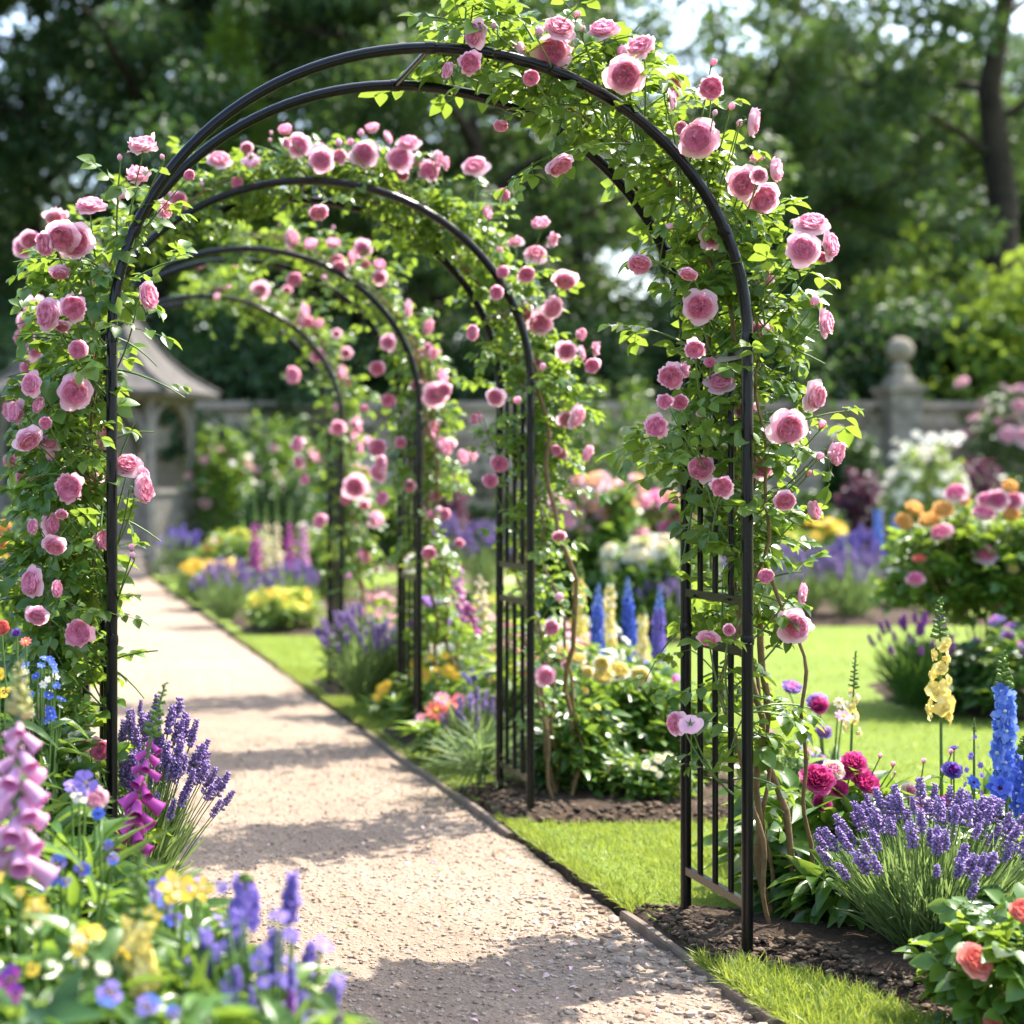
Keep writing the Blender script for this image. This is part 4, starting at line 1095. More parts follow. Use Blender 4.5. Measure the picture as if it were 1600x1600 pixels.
# ------------------------------------------------------------------ climbing roses
def climbing_rose(Y, side, label, s0, s1, nshoot, blooms, dens=None, thin=0.0, nleaf=(3, 6), wide=1.0, leafs=0.125, canes=4, extra=0):
    """one rose bush trained up one side of an arch; blooms: (px, py, diameter px, kind[, depth offset]) of roses it carries"""
    X = AX0 if side < 0 else AX1
    bx = X + (0.17 if side > 0 else -0.14); by = Y + ADEP * 0.55
    root = thing('climbing_rose', label, 'climbing rose', (bx, by, 0.02), 0, 'pink climbing roses on the arches')
    O = np.array([bx, by, 0.02])
    sb = MB(); LP, LD, LN, LS = [], [], [], []
    def along(u):                      # u 0 foot .. up the arch from this rose's own side, 1 = the other foot
        s = u if side < 0 else 1 - u
        x, z, nx, nz = hoop_pt(s); return np.array([x, 0, z]), np.array([nx, 0, nz])
    # main canes, woody, climbing from the ground in a loose twist
    for k in range(canes):
        us = np.linspace(-0.012, s1 * (1.0 if k < 2 else rng.uniform(0.55, 0.95)), 44)
        pts = []
        ph = rng.uniform(0, 6.28); yo = rng.uniform(0.1, 0.9)
        for i, u in enumerate(us):
            p, n_ = along(u); w = min(1, u / 0.215); w = w * w * (3 - 2 * w)
            q = p + n_ * (0.05 + 0.03 * math.sin(u * 21 + ph)) + np.array([0, Y + ADEP * (yo + 0.22 * math.sin(u * 13 + ph * 2)), 0])
            base = O + np.array([0.03 * math.cos(k * 1.9), 0.04 * math.sin(k * 1.9), 0])
            bulge = np.array([((0.05, 0.0, -0.05, 0.09, 0.02)[k % 5]) * side * math.sin(math.pi * min(1, u / 0.22)) + 0.016 * math.sin(u * 55 + k * 2.1) + 0.008 * math.sin(u * 131 + k), 0.03 * math.sin(k * 2 + u * 34), 0])
            pts.append((1 - w) * np.array([base[0], base[1], q[2]]) + w * q + bulge)
        r0 = 0.010 if k < 2 else 0.006
        tube(sb, np.array(pts) - O, np.linspace(r0, 0.003, 44) * rng.uniform(0.85, 1.2, 44), 7, 0)
    def add_leaves(c, n_, sc):
        ts = np.sort(rng.uniform(0.25, 1.0, n_))
        for j, t in enumerate(ts):
            p = np.array([np.interp(t * (len(c) - 1), range(len(c)), c[:, k]) for k in range(3)])
            tg = nrm(c[-1] - c[0]); sd = nrm(np.cross(tg, [0, 0, 1]) + 1e-3) * (1 if j % 2 else -1)
            LP.append(p); LD.append(tg * 0.35 + sd * 0.8 + rng.normal(0, 0.35, 3) + np.array([0, 0, -0.1]))
            LN.append(np.array([0, -0.1, 0.9]) + nrm(c[-1] - c[0]) * 0.35 + rng.normal(0, 0.3, 3)); LS.append(sc * rng.uniform(0.6, 1.15))
    for i in range(nshoot):
        u = s0 + (s1 - s0) * rng.random()
        if dens is not None and rng.random() > dens(u): continue
        p, n_ = along(u)
        y = Y + ADEP * rng.uniform(0.08, 1.1)
        out = rng.uniform(0.0, 1.0) if u > 0.27 else (rng.uniform(-0.35 if u > 0.2 else 0.4, 1.0) if (side > 0 and Y < 5) else rng.uniform(0.1, 1.0))
        d = nrm(n_ * out + rng.normal(0, 0.45, 3) * np.array([1, 0.9, 0.8]) + np.array([0, 0.12, 0.12]))
        L = rng.uniform(0.06, 0.25) * wide * (1 - thin * u)
        a = p + np.array([0, y, 0]) + n_ * (rng.uniform(-0.02, 0.07) if (u > 0.27 or (side > 0 and Y < 5)) else rng.uniform(0.0, 0.11))
        c = qcurve(a, a + d * L + np.array([0, 0, -0.02]), (0, 0, 0.03), 6)
        tube(sb, c - O, np.linspace(0.0032, 0.0015, 6), 4, 1)
        add_leaves(c, int(rng.integers(*nleaf)), leafs)
    bp, br = [], []
    blooms = list(blooms)
    for k in range(extra):
        u = rng.uniform(max(s0, 0.16), s1); q, n_ = along(u)
        dy = rng.uniform(-0.08, ADEP * 0.7); q = q + n_ * rng.uniform(0.04, 0.20) + rng.normal(0, 0.02, 3)
        Yq = Y + dy
        kd = random.choice('fffurlddkkk')
        blooms.append((VPX + q[0] / Yq * F_PX, VPY - (q[2] - CAM_H) / Yq * F_PX, (rng.uniform(0.045, 0.085) if kd != 'k' else rng.uniform(0.02, 0.032)) / Yq * F_PX, kd, dy))
    for b_ in blooms:
        px, py, dia, kind = b_[:4]
        dy = b_[4] if len(b_) > 4 else rng.uniform(-0.16, ADEP * 0.25)
        Yb = Y + dy
        p = np.array([PX(px, Yb), Yb, PZ(py, Yb)]); rad = dia / 2 / F_PX * Yb * 1.04
        # nearest point of the arch line to hang the stalk from
        us = np.linspace(0.02, 0.9, 120); A = np.array([along(u)[0] for u in us]); N_ = np.array([along(u)[1] for u in us])
        dd = (A[:, 0] - p[0]) ** 2 + (A[:, 2] - p[2]) ** 2; i = int(dd.argmin())
        n_ = nrm(np.array([p[0] - A[i, 0], 0, p[2] - A[i, 2]]) + N_[i] * 0.05)
        j = max(0, i - 5)
        a = A[j] + np.array([0, Y + ADEP * rng.uniform(0.2, 0.6), 0])
        cam_v = nrm(np.array([0, 0, CAM_H]) - p)
        if kind == 'f': f = cam_v + n_ * 0.15 + rng.normal(0, 0.14, 3)
        elif kind == 'u': f = cam_v * 0.75 + np.array([0, 0, 0.9]) + rng.normal(0, 0.15, 3)
        elif kind == 'r': f = cam_v * 0.6 + np.array([0.9, 0, 0.05]) + rng.normal(0, 0.15, 3)
        elif kind == 'l': f = cam_v * 0.6 + np.array([-0.9, 0, 0.05]) + rng.normal(0, 0.15, 3)
        elif kind == 'b': f = -cam_v * 0.5 + np.array([0.2, 0, -0.6]) + rng.normal(0, 0.2, 3)
        elif kind == 'd': f = cam_v * 0.7 + np.array([0, 0, -0.6]) + rng.normal(0, 0.2, 3)
        else: f = n_ * 0.6 + np.array([0, 0, 0.9]) + rng.normal(0, 0.25, 3)
        f = nrm(f)
        bp.append(p + cam_v * 0.05); br.append(rad * 1.15 + 0.018)
        end = p - f * rad * 0.5
        c = qcurve(a, end, n_ * 0.02 + np.array([0, 0, -0.02 if kind != 'd' else 0.05]), 8)
        tube(sb, c - O, np.linspace(0.003, 0.0018, 8), 4, 1)
        add_leaves(c[: 7], 3 if kind != 'k' else 2, leafs * 0.95)
        if kind == 'k': me, nm = random.choice(BUDS), 'rosebud'
        else: me, nm = random.choice((ROSES[:2] + ROSES[4:6] if kind in 'fu' else ROSES) if dia > 33 else ROSES[2:] ), 'rose'
        place(nm, me, root, p - O, facing(f), rad * (1.0 if nm == 'rose' else 1.25))
    LP, LD, LN, LS = map(np.array, (LP, LD, LN, LS)); BR = np.array(br)
    BP = np.array(bp); keep_ = np.min(np.linalg.norm(LP[:, None] + nrm(LD)[:, None] * 0.05 - BP[None], axis=2) - BR[None], axis=1) > 0
    if side < 0:
        keep_ &= ~((LP[:, 0] > AX0 + 0.015) & (LP[:, 2] < 1.6) & (rng.random(len(LP)) < 0.82))
    if side > 0 and Y < 5:
        keep_ &= ~((np.abs(LP[:, 0] - AX1) < 0.06) & (LP[:, 2] < 0.95) & (rng.random(len(LP)) < 0.7))
    LP, LD, LN, LS = LP[keep_], LD[keep_], LN[keep_], LS[keep_]
    lb = MB()
    for k, t in enumerate(COMPOUND):
        lb.inst(t, frames(LP[k::4] - O, LD[k::4], LN[k::4], LS[k::4]))
    lb.build('foliage', M['roseleaf'], root)
    sb.build('cane', [M['cane'], M['stem']], root)
    return root
r1 = [(745,53,42,'l'),(733,98,42,'f'),(705,110,32,'l'),(771,45,15,'k'),(803,78,38,'b'),(830,120,32,'f'),(873,46,46,'u'),(841,56,22,'k'),(900,28,16,'k'),(910,50,14,'k'),(863,82,54,'f'),(1003,78,52,'u'),(976,118,54,'f'),
      (970,88,24,'k'),(1047,156,30,'r'),(872,253,46,'d'),(783,192,28,'d'),(1092,217,54,'f'),(1170,190,48,'r'),(1115,181,15,'k'),(1141,172,16,'k'),(1067,200,24,'l'),(1153,198,18,'k'),(1162,285,48,'f'),(1205,266,44,'r'),
      (1191,308,48,'f'),(1184,249,26,'u'),(1186,274,24,'f'),(1000,408,40,'d'),(1052,355,17,'k'),(1077,425,30,'d'),(1254,390,48,'f'),(1267,352,46,'u'),(1293,384,44,'r'),(1281,403,26,'f'),(1236,350,13,'k'),(1093,479,48,'f'),
      (1086,545,36,'f'),(1285,505,44,'r'),(1270,477,22,'k'),(1049,588,46,'f'),(1066,579,30,'r'),(1040,627,28,'f'),(1063,628,30,'f'),(1125,600,42,'u'),(1027,667,42,'f'),(1270,618,46,'r'),(1230,668,54,'f'),(1297,706,48,'r'),
      (1282,669,18,'k'),(1277,718,18,'k'),(1097,733,48,'f'),(1128,760,40,'f'),(1225,780,36,'d'),(1264,799,38,'r'),(1261,743,15,'k'),(1198,902,30,'f'),(1248,927,36,'r'),(1240,978,48,'f'),(1107,996,30,'d'),(1139,984,20,'f'),
      (1058,1130,36,'l'),(1079,1132,32,'b'),(1110,566,20,'f'),(1100,650,18,'k')]
climbing_rose(ARCH_Y[0], 1, 'climbing pink rose on the right half of the nearest arch, thickest near its top', 0.07, 0.485, 370, r1, lambda u: 0.30 if u < 0.21 else 0.8, canes=5, extra=10)
l1 = [(222,233,54,'u'),(188,251,15,'k'),(255,249,13,'k'),(141,324,46,'u'),(190,297,34,'b'),(216,278,44,'u'),(254,328,36,'r'),(296,274,22,'f'),(76,380,44,'l'),(119,378,54,'f'),(226,463,48,'r'),(115,480,48,'f'),(77,491,48,'l'),(97,508,26,'d'),
      (30,645,44,'l'),(42,684,44,'d'),(73,661,26,'f'),(116,613,50,'f'),(154,685,40,'r'),(82,720,26,'k'),(108,763,52,'f'),(96,800,24,'d'),(214,765,54,'r'),(200,728,40,'u'),(222,744,30,'r'),(155,845,40,'r'),(55,823,28,'l'),(86,850,38,'d'),
      (52,910,46,'l'),(85,920,30,'r'),(124,990,52,'f'),(72,1114,40,'l'),(157,1171,42,'f'),(135,1162,36,'l'),(206,860,15,'k'),(209,872,14,'k'),(50,600,36,'l'),(58,960,34,'d'),(64,635,30,'l')]
climbing_rose(ARCH_Y[0], -1, 'climbing pink rose over the left leg of the nearest arch', 0.05, 0.325, 230, l1, lambda u: 1.0 if u < 0.29 else 0.7, canes=4, extra=8)
r2 = [(342,252,36,'u'),(392,248,32,'b'),(446,207,28,'u'),(466,227,36,'f'),(424,211,10,'k'),(423,222,10,'k'),(502,250,36,'f'),(498,236,22,'u'),(569,241,40,'f'),(582,205,28,'u'),(603,216,24,'r'),(564,214,18,'k'),(625,249,38,'f'),(638,226,34,'u'),
      (669,268,38,'f'),(680,248,28,'r'),(693,255,24,'r'),(743,262,38,'u'),(497,328,34,'d'),(530,229,20,'k'),(548,228,16,'k')]
r2b = [(757,333,26,'r'),(778,398,18,'k'),(785,425,22,'f'),(845,353,32,'u'),(860,373,28,'r'),(884,435,38,'d'),(822,428,30,'f'),(862,480,34,'f'),(845,504,36,'f'),(775,457,24,'f'),(742,520,28,'l'),(903,522,26,'r'),(885,548,30,'f'),(905,552,26,'r'),(927,545,26,'r'),
       (926,572,28,'f'),(898,650,38,'r'),(885,655,26,'f'),(775,620,28,'f'),(751,654,22,'l'),(810,632,18,'k'),(913,706,32,'r'),(781,724,32,'f'),(767,751,28,'f'),(873,835,24,'d'),(852,1056,30,'f'),(861,981,26,'f'),(868,937,20,'k'),(845,578,16,'k'),(745,655,20,'l')]
climbing_rose(ARCH_Y[1], 1, 'climbing pink rose up the right leg of the second arch and over its crown', 0.10, 0.64, 330, r2 + r2b, lambda u: 0.35 if u < 0.24 else 1.0, canes=5, extra=26, leafs=0.115, wide=0.85)
def rnd_left(k, lo, hi, x0, x1, n_, dia):
    return [(random.uniform(x0, x1), random.uniform(lo, hi), dia * random.uniform(0.75, 1.15), random.choice('fffulldk')) for _ in range(n_)]
l2 = [(35,528,28,'l'),(57,548,30,'f'),(45,575,28,'f'),(52,602,32,'l'),(20,640,34,'l'),(16,720,24,'f'),(36,745,26,'f'),(60,800,28,'l')] + rnd_left(1, 330, 1000, 20, 130, 22, 34)
climbing_rose(ARCH_Y[1], -1, 'climbing pink rose up the left leg of the second arch', 0.05, 0.31, 170, l2, canes=3, wide=0.8)
r3 = [(485,385,26,'u'),(520,385,28,'u'),(460,435,28,'f'),(575,392,14,'k'),(592,417,24,'u'),(593,433,22,'f'),(633,482,30,'r'),(665,510,28,'r'),(607,535,24,'f'),(590,575,28,'f'),(672,552,24,'r'),(685,590,32,'r'),(693,610,28,'f'),(680,617,36,'f'),(607,625,28,'f'),
      (671,672,38,'r'),(688,700,36,'r'),(720,715,26,'r'),(736,713,20,'r'),(590,700,34,'f'),(601,725,32,'l'),(592,738,28,'l'),(627,690,22,'f'),(600,780,26,'l'),(670,862,26,'d'),(650,602,20,'f'),(665,630,18,'k'),(510,437,14,'k'),(640,760,22,'f'),(680,800,18,'k')]
climbing_rose(ARCH_Y[2], 1, 'climbing pink rose on the right side of the third arch', 0.09, 0.52, 200, r3, lambda u: 0.5 if u < 0.22 else 1.0, canes=4, extra=26, leafs=0.115, wide=0.85)
climbing_rose(ARCH_Y[2], -1, 'climbing pink rose up the left leg of the third arch', 0.05, 0.24, 100, rnd_left(2, 460, 950, 50, 112, 14, 28), canes=3)
r4 = [(407,453,26,'f'),(340,470,16,'k'),(357,455,14,'k'),(473,488,28,'r'),(497,555,22,'f'),(462,586,32,'l'),(529,581,26,'r'),(555,662,24,'r'),(527,668,28,'f'),(468,695,28,'l'),(470,722,22,'l'),(480,750,22,'l'),(555,760,36,'f'),(580,810,28,'r'),(503,815,26,'l'),
      (540,780,20,'f'),(560,700,20,'r'),(565,870,30,'r'),(540,905,18,'k'),(520,640,18,'k')]
climbing_rose(ARCH_Y[3], 1, 'climbing pink rose on the right side of the farthest arch', 0.12, 0.50, 160, r4, canes=4, extra=26, leafs=0.115, wide=0.85)
climbing_rose(ARCH_Y[3], -1, 'climbing pink rose up the left leg of the farthest arch', 0.05, 0.22, 90, rnd_left(3, 500, 900, 50, 98, 12, 24), canes=3)

# ------------------------------------------------------------------ planting
def ex(loc, items, Yf):
    """blooms given by picture position and diameter, at depth Yf, as places on the plant standing at loc"""
    out = []
    for it in items:
        ms, part, px, py, dia = it[:5]
        f = it[5] if len(it) > 5 else None
        Y = Yf + random.uniform(-0.04, 0.04)
        out.append((random.choice(ms) if isinstance(ms, list) else ms, part, PX(px, Y) - loc[0], Y - loc[1], PZ(py, Y) - loc[2], dia / 2 / F_PX * Y, f))
    return out
def at(px, Y, z=0.03): return (PX(px, Y), Y, z)
def fox(label, px, Y, top, y0, y1, kind, n=22, size=0.045, leanpx=0, cat='foxglove', group=None, **k):
    h = PZ(top, Y) - 0.03
    return spike_plant('foxglove', label, cat, at(px, Y), h, (PZ(y0, Y) - 0.03) / h, (PZ(y1, Y) - 0.03) / h, BELL[kind], n, size, size * 0.5, 'bell', -0.75, (leanpx / F_PX * Y, 0), 0.008, 'leaf', (9, 0.2, BROAD), group, **k)
def delph(label, px, Y, top, y0, y1, kind, n=34, size=0.026, group=None, name='delphinium', leanpx=0, **k):
    h = PZ(top, Y) - 0.03
    return spike_plant(name, label, name, at(px, Y), h, (PZ(y0, Y) - 0.03) / h, (PZ(y1, Y) - 0.03) / h, FLO[kind], n, size, size * 0.82, 'floret', 0.05, (leanpx / F_PX * Y, 0), 0.016, 'leaf', (12, 0.11, OVATE), group, **k)
def snap(label, px, Y, top, y0, y1, kind, n=18, size=0.036, group=None, leanpx=0, **k):
    h = PZ(top, Y) - 0.03
    return spike_plant('snapdragon', label, 'snapdragon', at(px, Y), h, (PZ(y0, Y) - 0.03) / h, (PZ(y1, Y) - 0.03) / h, SNAP[kind], n, size, size * 0.75, 'floret', 0.0, (leanpx / F_PX * Y, 0), 0.01, 'leaf', (16, 0.10, LANCE), group, **k)
def lav(label, px, Y, top, wpx, n=70, sl=0.055, blades=700, group=None, spikes=None, name='lavender', lean=(0, 0), base=0.25, mat='greyleaf', ry=None, bl=0.16):
    return spiky_bush(name, label, name.replace('_', ' '), at(px, Y), wpx / 2 / F_PX * Y, PZ(top, Y) - 0.03, n, spikes or LAV, sl, blades, mat, group, base=base, lean=lean, ry=ry, blade_L=bl)
def bush(name, label, cat, px, Y, top, wpx, leaves, flowers=(), items=(), Yf=None, **k):
    loc = at(px, Y)
    return clump(name, label, cat, loc, wpx / 2 / F_PX * Y, PZ(top, Y) - 0.03, leaves, flowers, explicit=ex(loc, items, Yf or Y - 0.12), **k)

# --- bed by the nearest arch, right
lav('large lavender bush in full flower at the lower right, spilling towards the lawn', 1455, 4.38, 1258, 330, 105, 0.056, 3000, lean=(-0.01, -0.05), base=0.34, mat='greyleaf', bl=0.125)
PV_ = BL['pansy_violet']
P_, PP = BL['peony'], BL['peony_pale']
bush('peony_bush', 'magenta peony bush with broad glossy leaves beside the nearest arch', 'peony', 1285, 4.95, 1225, 230, 420, (), [
    (P_, 'peony', 1262, 1218, 52), (P_, 'peony', 1343, 1225, 46), (P_, 'peony', 1326, 1195, 40), (P_, 'peony', 1300, 1234, 30), (P_, 'peony', 1266, 1255, 30), (PP, 'peony', 1288, 1204, 36), (P_, 'peony', 1308, 1206, 34),
    (BUDS[1], 'peony_bud', 1391, 1199, 14, (0, -0.2, 1)), (BUDS[1], 'peony_bud', 1369, 1185, 13, (0.1, -0.2, 1)), (BUDS[0], 'peony_bud', 1395, 1212, 10, (0.2, 0, 1))], 4.82, tp=BROAD, L=0.13, mat='leaf', stems=26)
bush('peony_bush', 'pale pink peony with broad light green leaves behind the big lavender', 'peony', 1420, 5.1, 1262, 180, 260, (), [
    (PP, 'peony', 1407, 1236, 28), (PP, 'peony', 1425, 1258, 34), (P_, 'peony', 1475, 1253, 26), (BUDS[1], 'peony_bud', 1475, 1178, 14, (0, 0, 1)), (BUDS[1], 'peony_bud', 1436, 1192, 14, (0, 0, 1))], 4.95, tp=BROAD, L=0.14, mat='leaf', stems=20)
snap('tall yellow snapdragon between the peonies and the blue delphinium', 1472, 5.0, 935, 1125, 1000, 'yellow', 11, 0.035, leanpx=-4)
snap('green snapdragon spike still in bud, with a few cream florets', 1325, 5.25, 1018, 1150, 1075, 'cream', 7, 0.022, leanpx=12)
delph('bright blue delphinium at the right edge above the lavender', 1575, 4.75, 1018, 1235, 1075, 'skyblue', 26, 0.033, leanpx=-8)
delph('small blue delphinium low at the right edge behind the lavender', 1600, 4.65, 1150, 1275, 1180, 'blue', 24, 0.026)
spike_plant('larkspur', 'slender larkspur with sparse pale blue florets left of the blue delphinium', 'larkspur', at(1522, 4.8), PZ(1122, 4.8) - 0.03, 0.45, 0.93, FLO['violet'], 16, 0.012, 0.007, 'floret', 0.1, (0, 0), 0.02, leaf=(10, 0.07, LANCE))
bush('scabious', 'purple scabious with two round heads beside the yellow snapdragon', 'scabious', 1490, 4.85, 1290, 60, 60, (), [(BL['scabious'], 'flower_head', 1488, 1205, 30), (BL['scabious'], 'flower_head', 1491, 1170, 13, (0, 0, 1))], 4.8, tp=LANCE, L=0.1)
bush('anemone', 'deep blue anemone just left of the bright blue delphinium', 'anemone', 1550, 4.8, 1290, 70, 80, (), [(BL['anemone_blue'], 'flower_head', 1555, 1232, 44), (BL['anemone_blue'], 'flower_head', 1512, 1222, 26)], 4.75, tp=LANCE, L=0.11)
bush('rose_bush', 'salmon pink rose bush cut by the lower right corner', 'rose bush', 1600, 3.72, 1445, 150, 330, (), [
    (RZ['salmon'], 'rose', 1502, 1498, 56), (RZ['salmon'], 'rose', 1585, 1428, 54), (BUDS[1], 'rosebud', 1580, 1502, 20), (BUDS[1], 'rosebud', 1549, 1550, 16), (BUDS[0], 'rosebud', 1563, 1485, 12), (RZ['salmon'], 'rose', 1530, 1590, 30)], 3.62, tp=COMPOUND, L=0.12, mat='roseleaf', stems=24)
bush('dianthus', 'pink and lilac dianthus on thin stems behind the climbing rose canes', 'dianthus', 1295, 5.75, 1190, 130, 420, (), [(BL['scabious_lilac'], 'flower_head', 1247, 1078, 32), (BL['scabious_lilac'], 'flower_head', 1285, 1100, 34), (P_, 'flower_head', 1290, 1105, 28), (BL['daisy_pink'], 'flower_head', 1325, 1120, 28), (BL['scabious_lilac'], 'flower_head', 1294, 1145, 26),
    (BL['daisy_cream'], 'flower_head', 1318, 1098, 18), (BL['scabious_lilac'], 'flower_head', 1290, 1188, 18), (BL['daisy_pink'], 'flower_head', 1215, 1150, 20)], 5.65, tp=LANCE, L=0.09, mat='greyleaf', stems=16)
bush('foliage_plant', 'low broad-leaved plant at the foot of the climbing rose canes', 'foliage plant', 1262, 4.75, 1330, 100, 110, tp=BROAD, L=0.12, mat='darkleaf')
bush('foliage_plant', 'leafy plant between the salmon rose bush and the big lavender', 'foliage plant', 1600, 4.1, 1400, 110, 200, tp=OVATE, L=0.07, mat='darkleaf')
bush('foliage_plant', 'tall leafy plant at the foot of the bright blue delphinium', 'foliage plant', 1590, 5.0, 1225, 110, 180, tp=LANCE, L=0.12, mat='leaf')

bush('foliage_plant', 'leafy green plant between the climbing rose canes and the big lavender', 'foliage plant', 1300, 4.62, 1345, 110, 170, tp=BROAD, L=0.09, mat='leaf')
bush('foliage_plant', 'leafy plant under the yellow snapdragon', 'foliage plant', 1500, 5.05, 1240, 120, 260, tp=LANCE, L=0.11, mat='leaf')
bush('viola_clump', 'tiny mauve flowers low under the pink dianthus', 'violas', 1235, 5.5, 1180, 90, 260, ((BL['daisy_pink'], 'flower_head', 8, 0.012, 0.9, 1.2), (PV_, 'flower_head', 8, 0.012, 0.9, 1.2)), tp=LANCE, L=0.07, mat='greyleaf')

# --- bed by the second and third arch
Yr = RZ['yellow']
bush('rose_bush', 'yellow rose bush with glossy leaves right of the second arch', 'rose bush', 965, 7.0, 1058, 220, 1050, (), [
    (Yr, 'rose', 930, 1059, 36), (Yr, 'rose', 958, 1050, 34), (Yr, 'rose', 993, 1057, 32), (Yr, 'rose', 928, 1037, 26), (Yr, 'rose', 998, 1089, 26), (Yr, 'rose', 905, 1050, 20), (Yr, 'rose', 890, 1030, 24), (RZ['pink'], 'rose', 870, 1038, 14), (RZ['pink'], 'rose', 905, 1046, 16), (RZ['yellow'], 'rose', 902, 1080, 16)], 6.85, tp=COMPOUND, L=0.125, mat='leaf', stems=26)
bush('cinquefoil', 'low bush covered in small cream flowers in front of the yellow roses', 'cinquefoil', 1008, 6.55, 1180, 130, 700, ((BL['daisy_cream'], 'flower_head', 46, 0.018, 0.6, 1.05),), tp=OVATE, L=0.05, mat='leaf')
bush('scabious', 'lilac scabious with one round head left of the nearest arch post', 'scabious', 1045, 7.2, 1110, 60, 120, (), [(BL['scabious_lilac'], 'flower_head', 1050, 1068, 34), (BL['scabious_lilac'], 'flower_head', 1058, 1078, 22)], 7.1, tp=LANCE, L=0.1)
delph('deep blue delphinium nearest the second arch, left of the other two', 930, 8.0, 912, 1028, 950, 'blue', 34, 0.031, leanpx=5, tipcol=M['p_skyblue'])
delph('deep blue delphinium in the middle of the row behind the yellow roses', 986, 8.15, 902, 1004, 940, 'blue', 34, 0.031, leanpx=-6, tipcol=M['p_skyblue'])
delph('deep blue delphinium right of the row, beside the nearest arch post', 1027, 8.0, 916, 1032, 955, 'violet', 32, 0.030, leanpx=4, tipcol=M['p_skyblue'])
snap('pale yellow snapdragon just left of the blue delphiniums', 905, 7.8, 875, 1000, 905, 'yellow', 16, 0.034)
snap('cream snapdragon between the first two blue delphiniums', 952, 8.3, 890, 1010, 915, 'cream', 16, 0.032)
snap('pale cream snapdragon between the second and third blue delphinium', 1004, 8.5, 945, 1040, 960, 'cream', 20, 0.03)
fox('pink foxglove with a pale tip just left of the second arch', 716, 9.0, 850, 965, 880, 'pale', 24, 0.05)
fox('magenta foxglove just left of the second arch', 733, 8.5, 925, 990, 940, 'magenta', 16, 0.05)
fox('cream foxglove seen through the trellis of the second arch', 752, 9.2, 868, 980, 895, 'cream', 26, 0.046)
fox('second pink foxglove left of the pale-tipped one', 700, 9.4, 905, 985, 920, 'pale', 18, 0.046)
bush('coreopsis', 'bright yellow coreopsis just right of the third arch', 'coreopsis', 680, 8.3, 1062, 90, 520, (), [(BL['daisy_yellow'], 'flower_head', x, y, d) for x, y, d in ((655, 1037, 26), (668, 1055, 26), (650, 1054, 18), (702, 1048, 26), (712, 1056, 18), (685, 1046, 14), (698, 1025, 16), (675, 1028, 16))], 8.2, tp=LANCE, L=0.11)
bush('lily', 'coral pink lilies low beside the path between second and third arch', 'lily', 705, 7.6, 1125, 90, 170, (), [(BL['daisy_coral'], 'flower_head', 690, 1112, 40), (BL['daisy_coral'], 'flower_head', 712, 1103, 30), (BL['daisy_pink'], 'flower_head', 666, 1122, 18), (BL['daisy_pink'], 'flower_head', 710, 1152, 18), (BL['daisy_coral'], 'flower_head', 724, 1092, 22), (BL['daisy_pink'], 'flower_head', 700, 1092, 26)], 7.35, tp=LANCE, L=0.12)
lav('pale lavender just left of the foot of the second arch', 740, 7.3, 1092, 90, 40, 0.05, 600)
bush('foliage_plant', 'grey green leafy plant at the foot of the second arch', 'foliage plant', 752, 6.85, 1150, 60, 320, tp=NEEDLE, L=0.16, mat='greyleaf')
bush('geum', 'red and coral geums seen through the trellis of the second arch', 'geum', 770, 8.6, 1050, 110, 420, ((BL['daisy_coral'], 'flower_head', 12, 0.035, 0.9, 1.12), (BL['daisy_pink'], 'flower_head', 8, 0.03, 0.85, 1.15)), tp=OVATE, L=0.09)
lav('lavender bush leaning over the path between third and farthest arch', 568, 9.4, 958, 110, 64, 0.06, 700, lean=(-0.06, 0))
lav('second lavender bush close to the left of the third arch', 612, 9.5, 985, 80, 40, 0.06, 500)
bush('coreopsis', 'few yellow coreopsis beside the left post of the third arch', 'coreopsis', 600, 9.0, 1095, 36, 90, (), [(BL['daisy_yellow'], 'flower_head', 602, 1077, 22), (BL['daisy_yellow'], 'flower_head', 594, 1090, 18), (BL['daisy_yellow'], 'flower_head', 610, 1069, 16)], 8.65, tp=LANCE, L=0.09)
fill = [('pink', 2.35, 8.3), ('white', 2.7, 9.0), ('pink', 2.2, 9.6), ('lime', 2.6, 10.2), ('pink', 2.0, 10.4), ('white', 2.3, 7.7)]
for i, (c, x, y) in enumerate(fill):
    fl = {'pink': BL['daisy_pink'], 'white': BL['daisy_white'], 'lime': BL['daisy_lime']}[c]
    lab = ['pink cosmos clump deep in the bed behind the delphiniums', 'white cosmos clump deep in the bed behind the delphiniums', 'pink cosmos clump in the bed behind the foxgloves', 'lime yellow perennial clump in the bed behind the foxgloves', 'pink cosmos clump at the foot of the farthest arch', 'white cosmos clump right beside the second arch rose canes'][i]
    clump({'pink': 'cosmos', 'white': 'cosmos', 'lime': 'euphorbia'}[c], lab, {'pink': 'cosmos', 'white': 'cosmos', 'lime': 'euphorbia'}[c], (x, y, 0.03), 0.30, 0.42, 520, ((fl, 'flower_head', 22, 0.028, 0.85, 1.2),), tp=LANCE if c != 'lime' else OVATE, L=0.1, mat='leaf' if i % 2 else 'paleleaf')
for i, (px, Y, top, w) in enumerate(((880, 6.75, 1150, 90), (1040, 7.5, 1140, 110), (850, 7.6, 1090, 90), (1060, 6.9, 1200, 60))):
    bush('foliage_plant', ['low green leafy plant at the foot of the second arch rose canes', 'green leafy plant behind the lilac scabious', 'tall green leafy plant behind the second arch rose canes', 'small green leafy plant right of the cream cinquefoil'][i], 'foliage plant', px, Y, top, w, 420, tp=OVATE, L=0.075, mat='leaf' if i % 2 else 'darkleaf')

